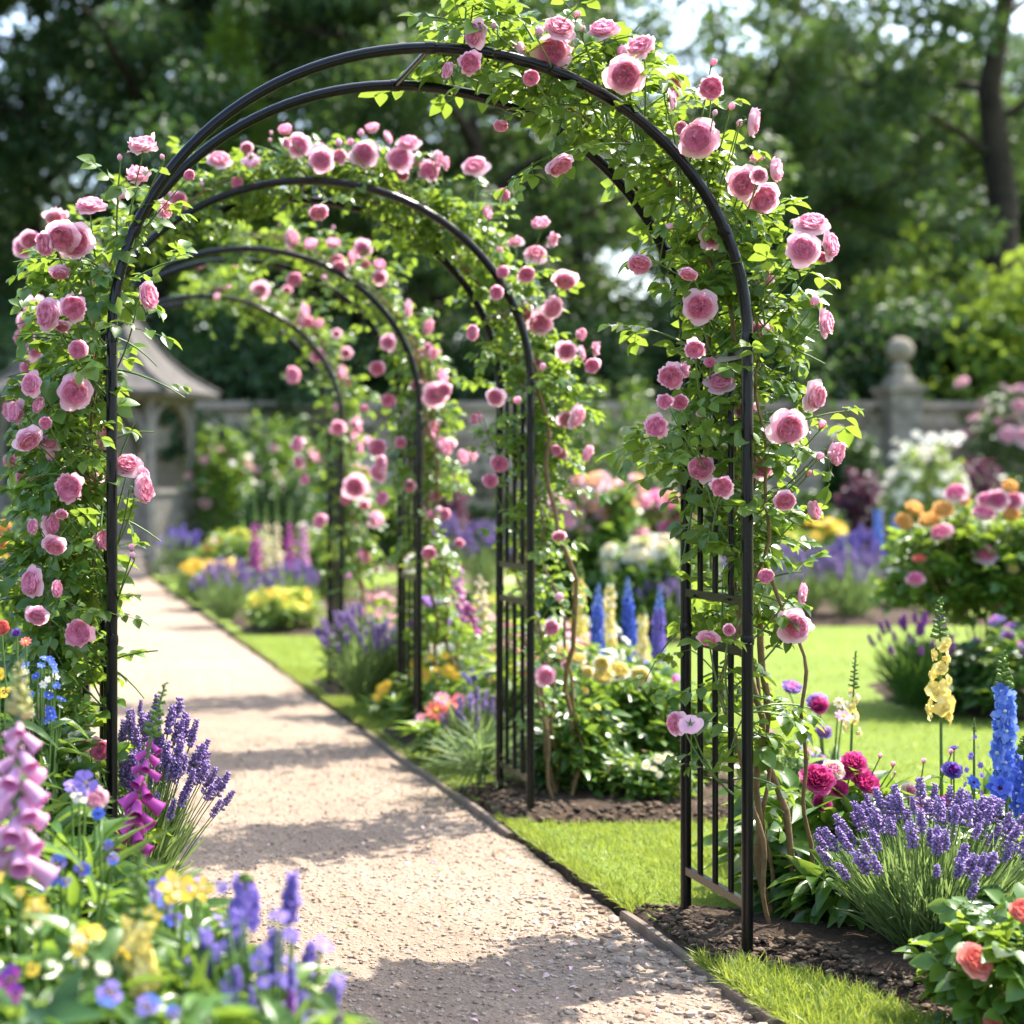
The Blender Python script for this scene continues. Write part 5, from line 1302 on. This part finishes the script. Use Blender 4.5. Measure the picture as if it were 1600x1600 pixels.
bush('phlox', 'lilac pink phlox among the foxgloves left of the second arch', 'phlox', 672, 8.9, 950, 70, 420, ((BL['scabious_lilac'], 'flower_head', 16, 0.03, 0.75, 1.08), (BL['daisy_white'], 'flower_head', 8, 0.022, 0.7, 1.0)), tp=LANCE, L=0.1)
bush('cosmos', 'white daisies behind the yellow coreopsis by the third arch', 'daisies', 700, 8.55, 1018, 80, 380, ((BL['daisy_white'], 'flower_head', 18, 0.02, 0.8, 1.1), (BL['daisy_yellow'], 'flower_head', 5, 0.02, 0.85, 1.05)), tp=LANCE, L=0.1)
bush('rose_bush', 'peach and cream rose bush behind the second arch rose canes', 'rose bush', 885, 7.5, 1012, 80, 420, ((RZ['peach'], 'rose', 7, 0.04, 0.85, 1.05), (RZ['yellow'], 'rose', 6, 0.035, 0.7, 1.05), (RZ['blush'], 'rose', 5, 0.03, 0.7, 1.0)), tp=COMPOUND, L=0.11, mat='paleleaf')
bush('bellflower', 'violet bellflowers right of the yellow roses under the delphiniums', 'bellflowers', 1012, 7.4, 1035, 60, 200, ((FLO['violet'], 'flower_head', 12, 0.018, 0.6, 1.15), (FLO['blue'], 'flower_head', 8, 0.016, 0.5, 1.1)), tp=LANCE, L=0.1)
bush('cosmos', 'blush cosmos at the left post of the third arch', 'cosmos', 655, 9.3, 872, 50, 220, ((BL['daisy_pink'], 'flower_head', 8, 0.03, 0.85, 1.05), (BL['daisy_white'], 'flower_head', 8, 0.03, 0.8, 1.05)), tp=LANCE, L=0.11)
bush('catmint', 'violet catmint right behind the coral lilies', 'catmint', 748, 7.8, 1062, 50, 240, ((SAL, 'flower_spike', 16, 0.05, 0.85, 1.05),), tp=LANCE, L=0.07, mat='greyleaf', face=0.0)
bush('foliage_plant', 'bright leafy plant around the foot of the second arch canes', 'foliage plant', 905, 6.62, 1095, 100, 460, ((BL['daisy_lime'], 'flower_head', 6, 0.016, 0.8, 1.05),), tp=OVATE, L=0.07, mat='leaf')
bush('foliage_plant', 'pale leafy plant behind the second arch trellis', 'foliage plant', 800, 7.6, 1040, 90, 420, ((BL['daisy_coral'], 'flower_head', 6, 0.03, 0.85, 1.1), (BL['daisy_yellow'], 'flower_head', 5, 0.025, 0.85, 1.1)), tp=LANCE, L=0.1, mat='paleleaf')

# --- far bed on the right of the path
bush('euphorbia', 'rounded yellow euphorbia at the end of the small lawn by the path', 'euphorbia', 437, 14.5, 925, 100, 700, ((BL['daisy_lime'], 'flower_head', 55, 0.045, 0.55, 1.05), (BL['daisy_yellow'], 'flower_head', 26, 0.04, 0.6, 1.05)), tp=LANCE, L=0.11, mat='paleleaf')
lav('grey lavender mound between the path and the yellow euphorbia', 352, 15.4, 885, 100, 80, 0.075, 900)
lav('lavender mound behind the yellow euphorbia', 455, 16.0, 885, 90, 60, 0.075, 700)
bush('coreopsis', 'wide drift of golden yellow coreopsis by the path near the gazebo', 'coreopsis', 335, 17.6, 885, 95, 600, ((BL['daisy_yellow'], 'flower_head', 34, 0.06, 0.8, 1.1),), tp=LANCE, L=0.12)
bush('coreopsis', 'small yellow coreopsis nearest the gazebo steps', 'coreopsis', 294, 19.5, 885, 24, 120, ((BL['daisy_yellow'], 'flower_head', 8, 0.05, 0.8, 1.1),), tp=LANCE, L=0.1)
for px, Y, top, kind, lab in ((398, 16.8, 770, 'magenta', 'magenta foxglove leftmost of the tall row near the gazebo'), (415, 17.4, 785, 'cream', 'cream foxglove second from the left in the row near the gazebo'), (432, 17, 775, 'cream', 'cream foxglove in the middle of the row near the gazebo'),
                              (452, 16.4, 780, 'magenta', 'magenta foxglove second from the right in the row near the gazebo'), (474, 17, 795, 'pale', 'pale pink foxglove rightmost of the row near the gazebo')):
    fox(lab, px, Y, top, 885, 815, kind, 24, 0.07, group='foxgloves in the row near the gazebo')
bush('catmint', 'soft blue catmint beside the path in front of the gazebo', 'catmint', 280, 20.5, 838, 60, 500, ((SAL, 'flower_spike', 40, 0.10, 0.75, 1.05),), tp=LANCE, L=0.1, mat='greyleaf', face=0.0)
bush('rose_bush', 'small coral rose bush near the gazebo', 'rose bush', 330, 20, 850, 50, 400, ((RZ['coral'], 'rose', 6, 0.08, 0.8, 1.05), (RZ['blush'], 'rose', 6, 0.07, 0.6, 1.0)), tp=OVATE, L=0.09)
bush('foliage_plant', 'green leafy mass behind the coreopsis drift', 'foliage plant', 380, 19.5, 835, 120, 900, ((BL['daisy_lime'], 'flower_head', 12, 0.05, 0.8, 1.1),), tp=LANCE, L=0.16)
bush('foliage_plant', 'pale green leafy mass behind the farthest arch', 'foliage plant', 500, 18, 830, 90, 800, ((BL['daisy_white'], 'flower_head', 10, 0.05, 0.8, 1.1),), tp=LANCE, L=0.16, mat='paleleaf')
bush('clipped_shrub', 'rounded dark green shrub behind the farthest arch', 'shrub', 440, 23, 738, 130, 3000, tp=OVATE, L=0.10, mat='darkleaf')
for i, (px, Y, top, w, c) in enumerate(((345, 25.5, 668, 110, 'blush'), (430, 26.2, 650, 130, 'blush'), (520, 26.6, 690, 110, 'blush'))):
    bush('rambling_rose', ['tall rambling rose with pale blooms right beside the gazebo', 'tall rambling rose with scattered pale blooms behind the rounded dark shrub', 'rambling rose with pale blooms behind the farthest arch'][i], 'rambling rose', px, Y, top, w, 2200, ((RZ[c], 'rose', 17, 0.085, 0.3, 0.85), (BL['daisy_white'], 'flower_head', 10, 0.06, 0.3, 0.8)), tp=OVATE, L=0.13, mat='leaf')
for i, (px, Y, top, w, m, lab) in enumerate(((600, 27, 760, 110, 'leaf', 'green shrub against the wall behind the third arch'), (700, 28, 790, 130, 'darkleaf', 'low dark shrub against the wall between third and second arch'), (960, 28, 592, 190, 'leaf', 'large green shrub taller than the wall behind the peach roses'), (1130, 27.5, 690, 110, 'darkleaf', 'dark green shrub at the wall behind the nearest arch'),
                                              (1240, 26.8, 770, 140, 'darkleaf', 'low dark green shrub left of the pier'), (1325, 28.6, 675, 80, 'darkleaf', 'dark climber against the wall just left of the pier'), (1560, 27.5, 745, 120, 'darkleaf', 'low dark shrub at the wall by the right edge'), (820, 27.5, 770, 110, 'leaf', 'green shrub at the wall behind the second arch'))):
    bush('wall_shrub', lab, 'shrub', px, Y, top, w, 2200, tp=OVATE, L=0.14, mat=m)
M['plumleaf'] = leafmat('plum_leaf', (0.05, 0.018, 0.04), (0.11, 0.045, 0.09), (0.3, 0.08, 0.16), 0.3, 0.45, 0.4)
for px, Y, top, w, lab in ((1345, 27, 735, 60, 'plum-coloured shrub right below the pier'), (690, 26.5, 735, 80, 'plum-coloured shrub behind the third arch'), (1530, 26.5, 720, 60, 'plum-coloured shrub right of the white-flowered shrub')):
    bush('smoke_bush', lab, 'shrub', px, Y, top, w, 900, tp=OVATE, L=0.12, mat='plumleaf')
bush('mock_orange', 'white-flowered shrub in front of the stone pier', 'shrub', 1448, 26.3, 690, 115, 1500, ((BL['daisy_white'], 'flower_head', 85, 0.075, 0.5, 1.06),), tp=OVATE, L=0.11, mat='paleleaf')
bush('rambling_rose', 'pink rambling rose trained on the wall at the right edge', 'rambling rose', 1585, 29.0, 605, 170, 2400, ((RZ['blush'], 'rose', 40, 0.13, 0.35, 1.03),), tp=OVATE, L=0.13, mat='darkleaf')

# --- middle bed on the lawn
bush('rose_bush', 'large rose bush thick with peach blooms behind the second arch', 'rose bush', 930, 14.4, 765, 150, 1500, ((RZ['peach'], 'rose', 40, 0.085, 0.8, 1.06), (RZ['blush'], 'rose', 10, 0.08, 0.6, 0.95)), tp=COMPOUND, L=0.17, mat='leaf', stems=20)
bush('rose_bush', 'pink and peach rose bush left of the nearest arch post', 'rose bush', 1040, 14.8, 785, 110, 1000, ((RZ['pink'], 'rose', 20, 0.085, 0.75, 1.05), (RZ['peach'], 'rose', 8, 0.08, 0.85, 1.05)), tp=COMPOUND, L=0.17, mat='leaf', stems=20)
bush('rose_bush', 'white rose bush low in front of the peach roses', 'rose bush', 1005, 13.8, 855, 130, 900, ((RZ['white'], 'rose', 28, 0.075, 0.75, 1.06),), tp=COMPOUND, L=0.15, mat='leaf', stems=16)
bush('rose_bush', 'blush rose bush just right of the second arch rose', 'rose bush', 868, 14.2, 790, 70, 700, ((RZ['blush'], 'rose', 16, 0.08, 0.7, 1.05),), tp=COMPOUND, L=0.15, mat='leaf', stems=16)
for i, (px, Y, top, w) in enumerate(((1030, 13.6, 905, 110), (1105, 15.6, 872, 110), (1180, 15.4, 868, 110), (1250, 15.7, 858, 120), (1330, 15.6, 868, 120), (700, 18.2, 815, 70), (755, 18.4, 820, 80))):
    lav(['lavender mound under the white roses', 'lavender mound seen through the trellis of the nearest arch', 'lavender mound just right of the nearest arch', 'lavender mound in the middle of the row on the lawn', 'lavender mound at the right end of the row on the lawn', 'far lavender mound left of the second arch', 'far lavender mound right behind the second arch trellis'][i],
        px, Y, top, w, 75, 0.085, 700, group='lavender mounds across the lawn', bl=0.2)
bush('coreopsis', 'tall golden coreopsis behind the lavender row on the lawn', 'coreopsis', 1290, 18, 828, 70, 500, ((BL['daisy_yellow'], 'flower_head', 10, 0.09, 0.9, 1.15),), tp=LANCE, L=0.14)
delph('pale blue delphinium left of a pair behind the lavender row', 1372, 18, 788, 850, 798, 'skyblue', 34, 0.05, group='pair of pale blue delphiniums')
delph('pale blue delphinium right of a pair behind the lavender row', 1400, 18.2, 795, 850, 805, 'skyblue', 30, 0.05, group='pair of pale blue delphiniums')
lav('purple salvia clump behind the right end of the lavender row', 1340, 17.2, 840, 80, 60, 0.10, 500, name='salvia', spikes=SAL)
bush('foliage_plant', 'low green mound right of the lavender row', 'foliage plant', 1405, 16.6, 872, 90, 600, tp=OVATE, L=0.1)
bush('euphorbia', 'lime yellow euphorbia above the lavender row', 'euphorbia', 1212, 17.4, 800, 60, 600, ((BL['daisy_lime'], 'flower_head', 24, 0.06, 0.6, 1.05),), tp=LANCE, L=0.14, mat='paleleaf')

# --- rose bed on the right of the lawn
O_, K_, C_ = RZ['orange'], RZ['pink'], RZ['coral']
bush('rose_bush', 'large rose bush with orange and pink blooms on the lawn at right', 'rose bush', 1545, 9.6, 800, 230, 1500, (), [
    (O_, 'rose', 1445, 797, 32), (O_, 'rose', 1490, 797, 32), (O_, 'rose', 1432, 815, 30), (O_, 'rose', 1469, 816, 34), (K_, 'rose', 1510, 772, 36), (K_, 'rose', 1550, 806, 38), (K_, 'rose', 1572, 782, 34), (K_, 'rose', 1490, 836, 38), (K_, 'rose', 1555, 782, 28), (K_, 'rose', 1595, 785, 34), (O_, 'rose', 1590, 762, 26), (O_, 'rose', 1592, 805, 28),
    (K_, 'rose', 1552, 868, 36), (C_, 'rose', 1454, 874, 18), (K_, 'rose', 1450, 908, 30), (C_, 'rose', 1572, 947, 28), (RZ['yellow'], 'rose', 1594, 890, 20), (O_, 'rose', 1522, 784, 18)], 9.3, tp=COMPOUND, L=0.14, mat='roseleaf', stems=14, z0=1.45, stemmat='cane')
lav('dark purple salvia clump in front of the orange and pink rose bush', 1432, 9.1, 968, 130, 26, 0.06, 1300, name='salvia', spikes=SALP, mat='darkleaf')
bush('foliage_plant', 'dark green leafy mound under the orange and pink rose bush', 'foliage plant', 1500, 9.2, 1010, 170, 900, ((BL['scabious_lilac'], 'flower_head', 8, 0.028, 0.85, 1.1),), tp=OVATE, L=0.08, mat='darkleaf')
bush('phlox', 'lilac pink phlox at the right edge under the rose bush', 'phlox', 1600, 8.9, 985, 130, 800, ((BL['scabious_lilac'], 'flower_head', 18, 0.035, 0.75, 1.1),), tp=LANCE, L=0.1)
bush('rose_bush', 'pink rose bush cut by the right edge behind the large one', 'rose bush', 1680, 10.3, 800, 180, 1000, ((K_, 'rose', 16, 0.06, 0.7, 1.05),), tp=COMPOUND, L=0.14, mat='roseleaf')

# --- left bed: foreground, out of focus
fox('tall pale pink foxglove at the left edge, nearest of all', 30, 2.9, 1035, 1345, 1120, 'pale', 24, 0.052, front=0.15, tipcol=M['p_budgreen'])
fox('magenta foxglove leaning right beside the left leg of the nearest arch', 186, 3.78, 1068, 1312, 1150, 'magenta', 20, 0.048, leanpx=72, front=0.2, bend=-0.02)
snap('pale yellow snapdragon low in the left foreground', 205, 2.72, 1325, 1640, 1440, 'yellow', 20, 0.036, leanpx=12, stem_r=0.007)
IY = BL['iris_yellow']
bush('day_lily', 'yellow day lily opened wide in the left foreground', 'day lily', 262, 2.95, 1480, 70, 46, (), [(IY, 'flower_head', 268, 1388, 62), (IY, 'flower_head', 312, 1392, 44), (IY, 'flower_head', 232, 1432, 40)], 2.9, tp=STRAP, L=0.14, upright=2.2)
PB, PV, PY, PU = BL['pansy_blue'], BL['pansy_violet'], BL['pansy_yellow'], BL['pansy_purple']
bush('pansy_clump', 'blue pansies behind the pale pink foxglove in the left foreground', 'pansies', 100, 3.15, 1400, 190, 260, (), [(PB, 'flower_head', 92, 1348, 34), (PB, 'flower_head', 130, 1358, 28), (PB, 'flower_head', 82, 1372, 28), (PB, 'flower_head', 58, 1384, 32), (PB, 'flower_head', 104, 1378, 20), (PB, 'flower_head', 178, 1342, 22), (PB, 'flower_head', 170, 1320, 18)], 3.05, tp=LANCE, L=0.11)
bush('pansy_clump', 'yellow pansy among broad leaves in the left foreground', 'pansies', 70, 2.85, 1470, 190, 300, (), [(IY, 'flower_head', 63, 1422, 50), (IY, 'flower_head', 5, 1372, 26), (IY, 'flower_head', 38, 1395, 22)], 2.75, tp=BROAD, L=0.085)
bush('pansy_clump', 'large blue pansies at the bottom edge of the left foreground', 'pansies', 200, 2.5, 1590, 170, 170, (), [(PB, 'flower_head', 168, 1552, 48), (PB, 'flower_head', 222, 1572, 44), (PB, 'flower_head', 262, 1585, 28)], 2.42, tp=OVATE, L=0.08)
bush('pansy_clump', 'purple and magenta pansy in the lower left corner', 'pansies', 15, 2.5, 1570, 140, 150, (), [(PU, 'flower_head', 22, 1530, 52), (PU, 'flower_head', -10, 1515, 40), (PU, 'flower_head', 35, 1552, 30)], 2.42, tp=OVATE, L=0.07)
lav('violet blue salvia spikes over the path edge in the left foreground', 400, 2.72, 1425, 220, 7, 0.075, 420, name='salvia', spikes=SAL, mat='leaf', lean=(0.02, 0), bl=0.2)
bush('viola_clump', 'small violet flowers spilling over the path edge in the foreground', 'violas', 430, 2.62, 1520, 210, 420, ((PV, 'flower_head', 34, 0.014, 0.75, 1.22),), [(PV, 'flower_head', 527, 1530, 26), (PV, 'flower_head', 345, 1385, 24), (PV, 'flower_head', 458, 1462, 22), (PV, 'flower_head', 322, 1468, 20), (PV, 'flower_head', 405, 1490, 18), (PV, 'flower_head', 355, 1440, 18)], 2.58, tp=LANCE, L=0.08)
delph('violet blue larkspur spike in front of the path edge', 383, 2.85, 1366, 1440, 1378, 'violet', 15, 0.018)
bush('iris', 'violet and cream iris before the left leg of the nearest arch', 'iris', 122, 3.45, 1330, 70, 40, (), [(BL['iris'], 'flower_head', 120, 1248, 34, (0, -0.5, 0.8)), (PV, 'flower_head', 128, 1222, 42), (PV, 'flower_head', 110, 1228, 30)], 3.4, tp=STRAP, L=0.2, upright=3)
bush('peony_bush', 'pale pink peony beside the violet iris at left', 'peony', 150, 3.5, 1320, 70, 60, (), [(RZ['blush'], 'peony', 152, 1249, 44)], 3.42, tp=BROAD, L=0.11)
bush('aster', 'small blue aster right of the iris before the left arch leg', 'aster', 165, 3.4, 1340, 50, 40, (), [(BL['anemone_blue'], 'flower_head', 162, 1272, 24)], 3.35, tp=LANCE, L=0.08)
bush('viola_clump', 'scattered small blue violas in the middle of the left foreground', 'violas', 270, 3.0, 1440, 190, 300, ((PB, 'flower_head', 12, 0.014, 0.85, 1.2), (PV, 'flower_head', 12, 0.013, 0.85, 1.25)), tp=LANCE, L=0.06)
bush('coreopsis', 'small yellow flowers low in the left foreground under the foxgloves', 'coreopsis', 120, 2.65, 1505, 180, 260, ((PY, 'flower_head', 6, 0.014, 0.85, 1.12), (BL['daisy_cream'], 'flower_head', 8, 0.012, 0.85, 1.15)), tp=LANCE, L=0.06)
spiky_bush('salvia', 'thin pale violet salvia spikes nearest the camera over the path', 'salvia', at(420, 2.5), 0.10, 0.47, 12, SAL + SALP, 0.04, 200, 'leaf', lean=(0.01, 0))
bush('viola_clump', 'tall yellow violas at the left edge behind the pale foxglove', 'violas', 0, 3.9, 1110, 80, 240, (), [(PY, 'flower_head', 6, 1056, 30), (PY, 'flower_head', 12, 1082, 28), (PY, 'flower_head', -8, 1075, 30)], 3.8, tp=LANCE, L=0.1)
bush('forget_me_not', 'blue and white forget-me-nots at the left behind the pale foxglove', 'forget-me-nots', 62, 4.0, 1085, 80, 150, ((FLO['skyblue'], 'flower_head', 20, 0.011, 0.9, 1.12), (FLO['white'], 'flower_head', 9, 0.010, 0.9, 1.12), (FLO['blue'], 'flower_head', 12, 0.012, 0.85, 1.1)), tp=LANCE, L=0.08)
lav('purple lavender at the left foot of the nearest arch, leaning over the path', 222, 4.62, 1130, 150, 62, 0.062, 700, lean=(0.075, -0.04), base=0.2)
lav('purple lavender close behind the left leg of the nearest arch', 205, 4.95, 1110, 80, 34, 0.058, 300, lean=(0.02, 0))
bush('helenium', 'orange and yellow helenium at the left edge beyond the nearest arch', 'helenium', 2, 7.6, 880, 60, 500, ((BL['daisy_yellow'], 'flower_head', 12, 0.035, 0.75, 1.1),), [(O_, 'flower_head', 8, 825, 26), (O_, 'flower_head', 4, 850, 26), (BL['daisy_yellow'], 'flower_head', 16, 900, 28)], 7.5, tp=LANCE, L=0.12)
bush('scabious', 'lilac scabious at the left edge near the orange helenium', 'scabious', 8, 7.0, 930, 40, 200, (), [(BL['scabious_lilac'], 'flower_head', 6, 888, 26)], 6.9, tp=LANCE, L=0.1)
bush('geum', 'dark red geum at the left edge beside the climbing rose', 'geum', 42, 4.1, 1050, 60, 160, (), [(C_, 'flower_head', 6, 982, 28), (BL['daisy_coral'], 'flower_head', 46, 1003, 20), (BL['scabious'], 'flower_head', 30, 990, 16)], 4.0, tp=OVATE, L=0.06)
for i, (px, Y, top, w, m, t_, L_) in enumerate(((-40, 3.0, 1330, 150, 'leaf', BROAD, 0.10), (150, 2.75, 1470, 200, 'leaf', BROAD, 0.085), (310, 2.7, 1480, 170, 'leaf', LANCE, 0.085), (40, 2.45, 1560, 200, 'darkleaf', OVATE, 0.09), (300, 2.4, 1570, 200, 'leaf', OVATE, 0.075), (450, 2.35, 1590, 200, 'leaf', LANCE, 0.07),
                                                (230, 3.3, 1390, 150, 'leaf', LANCE, 0.12), (60, 3.6, 1240, 150, 'leaf', LANCE, 0.13), (90, 4.1, 1150, 110, 'darkleaf', OVATE, 0.08), (300, 3.2, 1440, 120, 'leaf', OVATE, 0.07), (-60, 4.2, 1050, 160, 'darkleaf', OVATE, 0.09), (20, 6.2, 960, 130, 'leaf', LANCE, 0.12), (60, 9.5, 880, 110, 'leaf', OVATE, 0.1), (110, 13, 900, 100, 'leaf', OVATE, 0.12), (150, 17, 880, 80, 'leaf', OVATE, 0.12))):
    bush('foliage_plant', ['broad-leaved plant at the left edge by the pale foxglove', 'broad-leaved plant around the yellow snapdragon', 'narrow-leaved plant under the yellow day lily', 'dark leafy plant in the lower left corner', 'small-leaved plant right of the bottom blue pansies', 'narrow-leaved plant under the violas at the path edge', 'narrow-leaved plant at the foot of the magenta foxglove', 'narrow-leaved plant under the violet iris',
                           'dark leafy plant under the left climbing rose', 'small-leaved plant between day lily and path', 'dark leafy plant at the left edge behind the tall yellow violas', 'leafy plant under the orange helenium', 'leafy plant left of the path under the third arch', 'leafy plant left of the path beyond the farthest arch', 'leafy plant left of the path before the gazebo'][i],
         'foliage plant', px, Y, top, w, int(300 * (0.1 / L_) ** 1.5), tp=t_, L=L_, mat=m, upright=0.7)
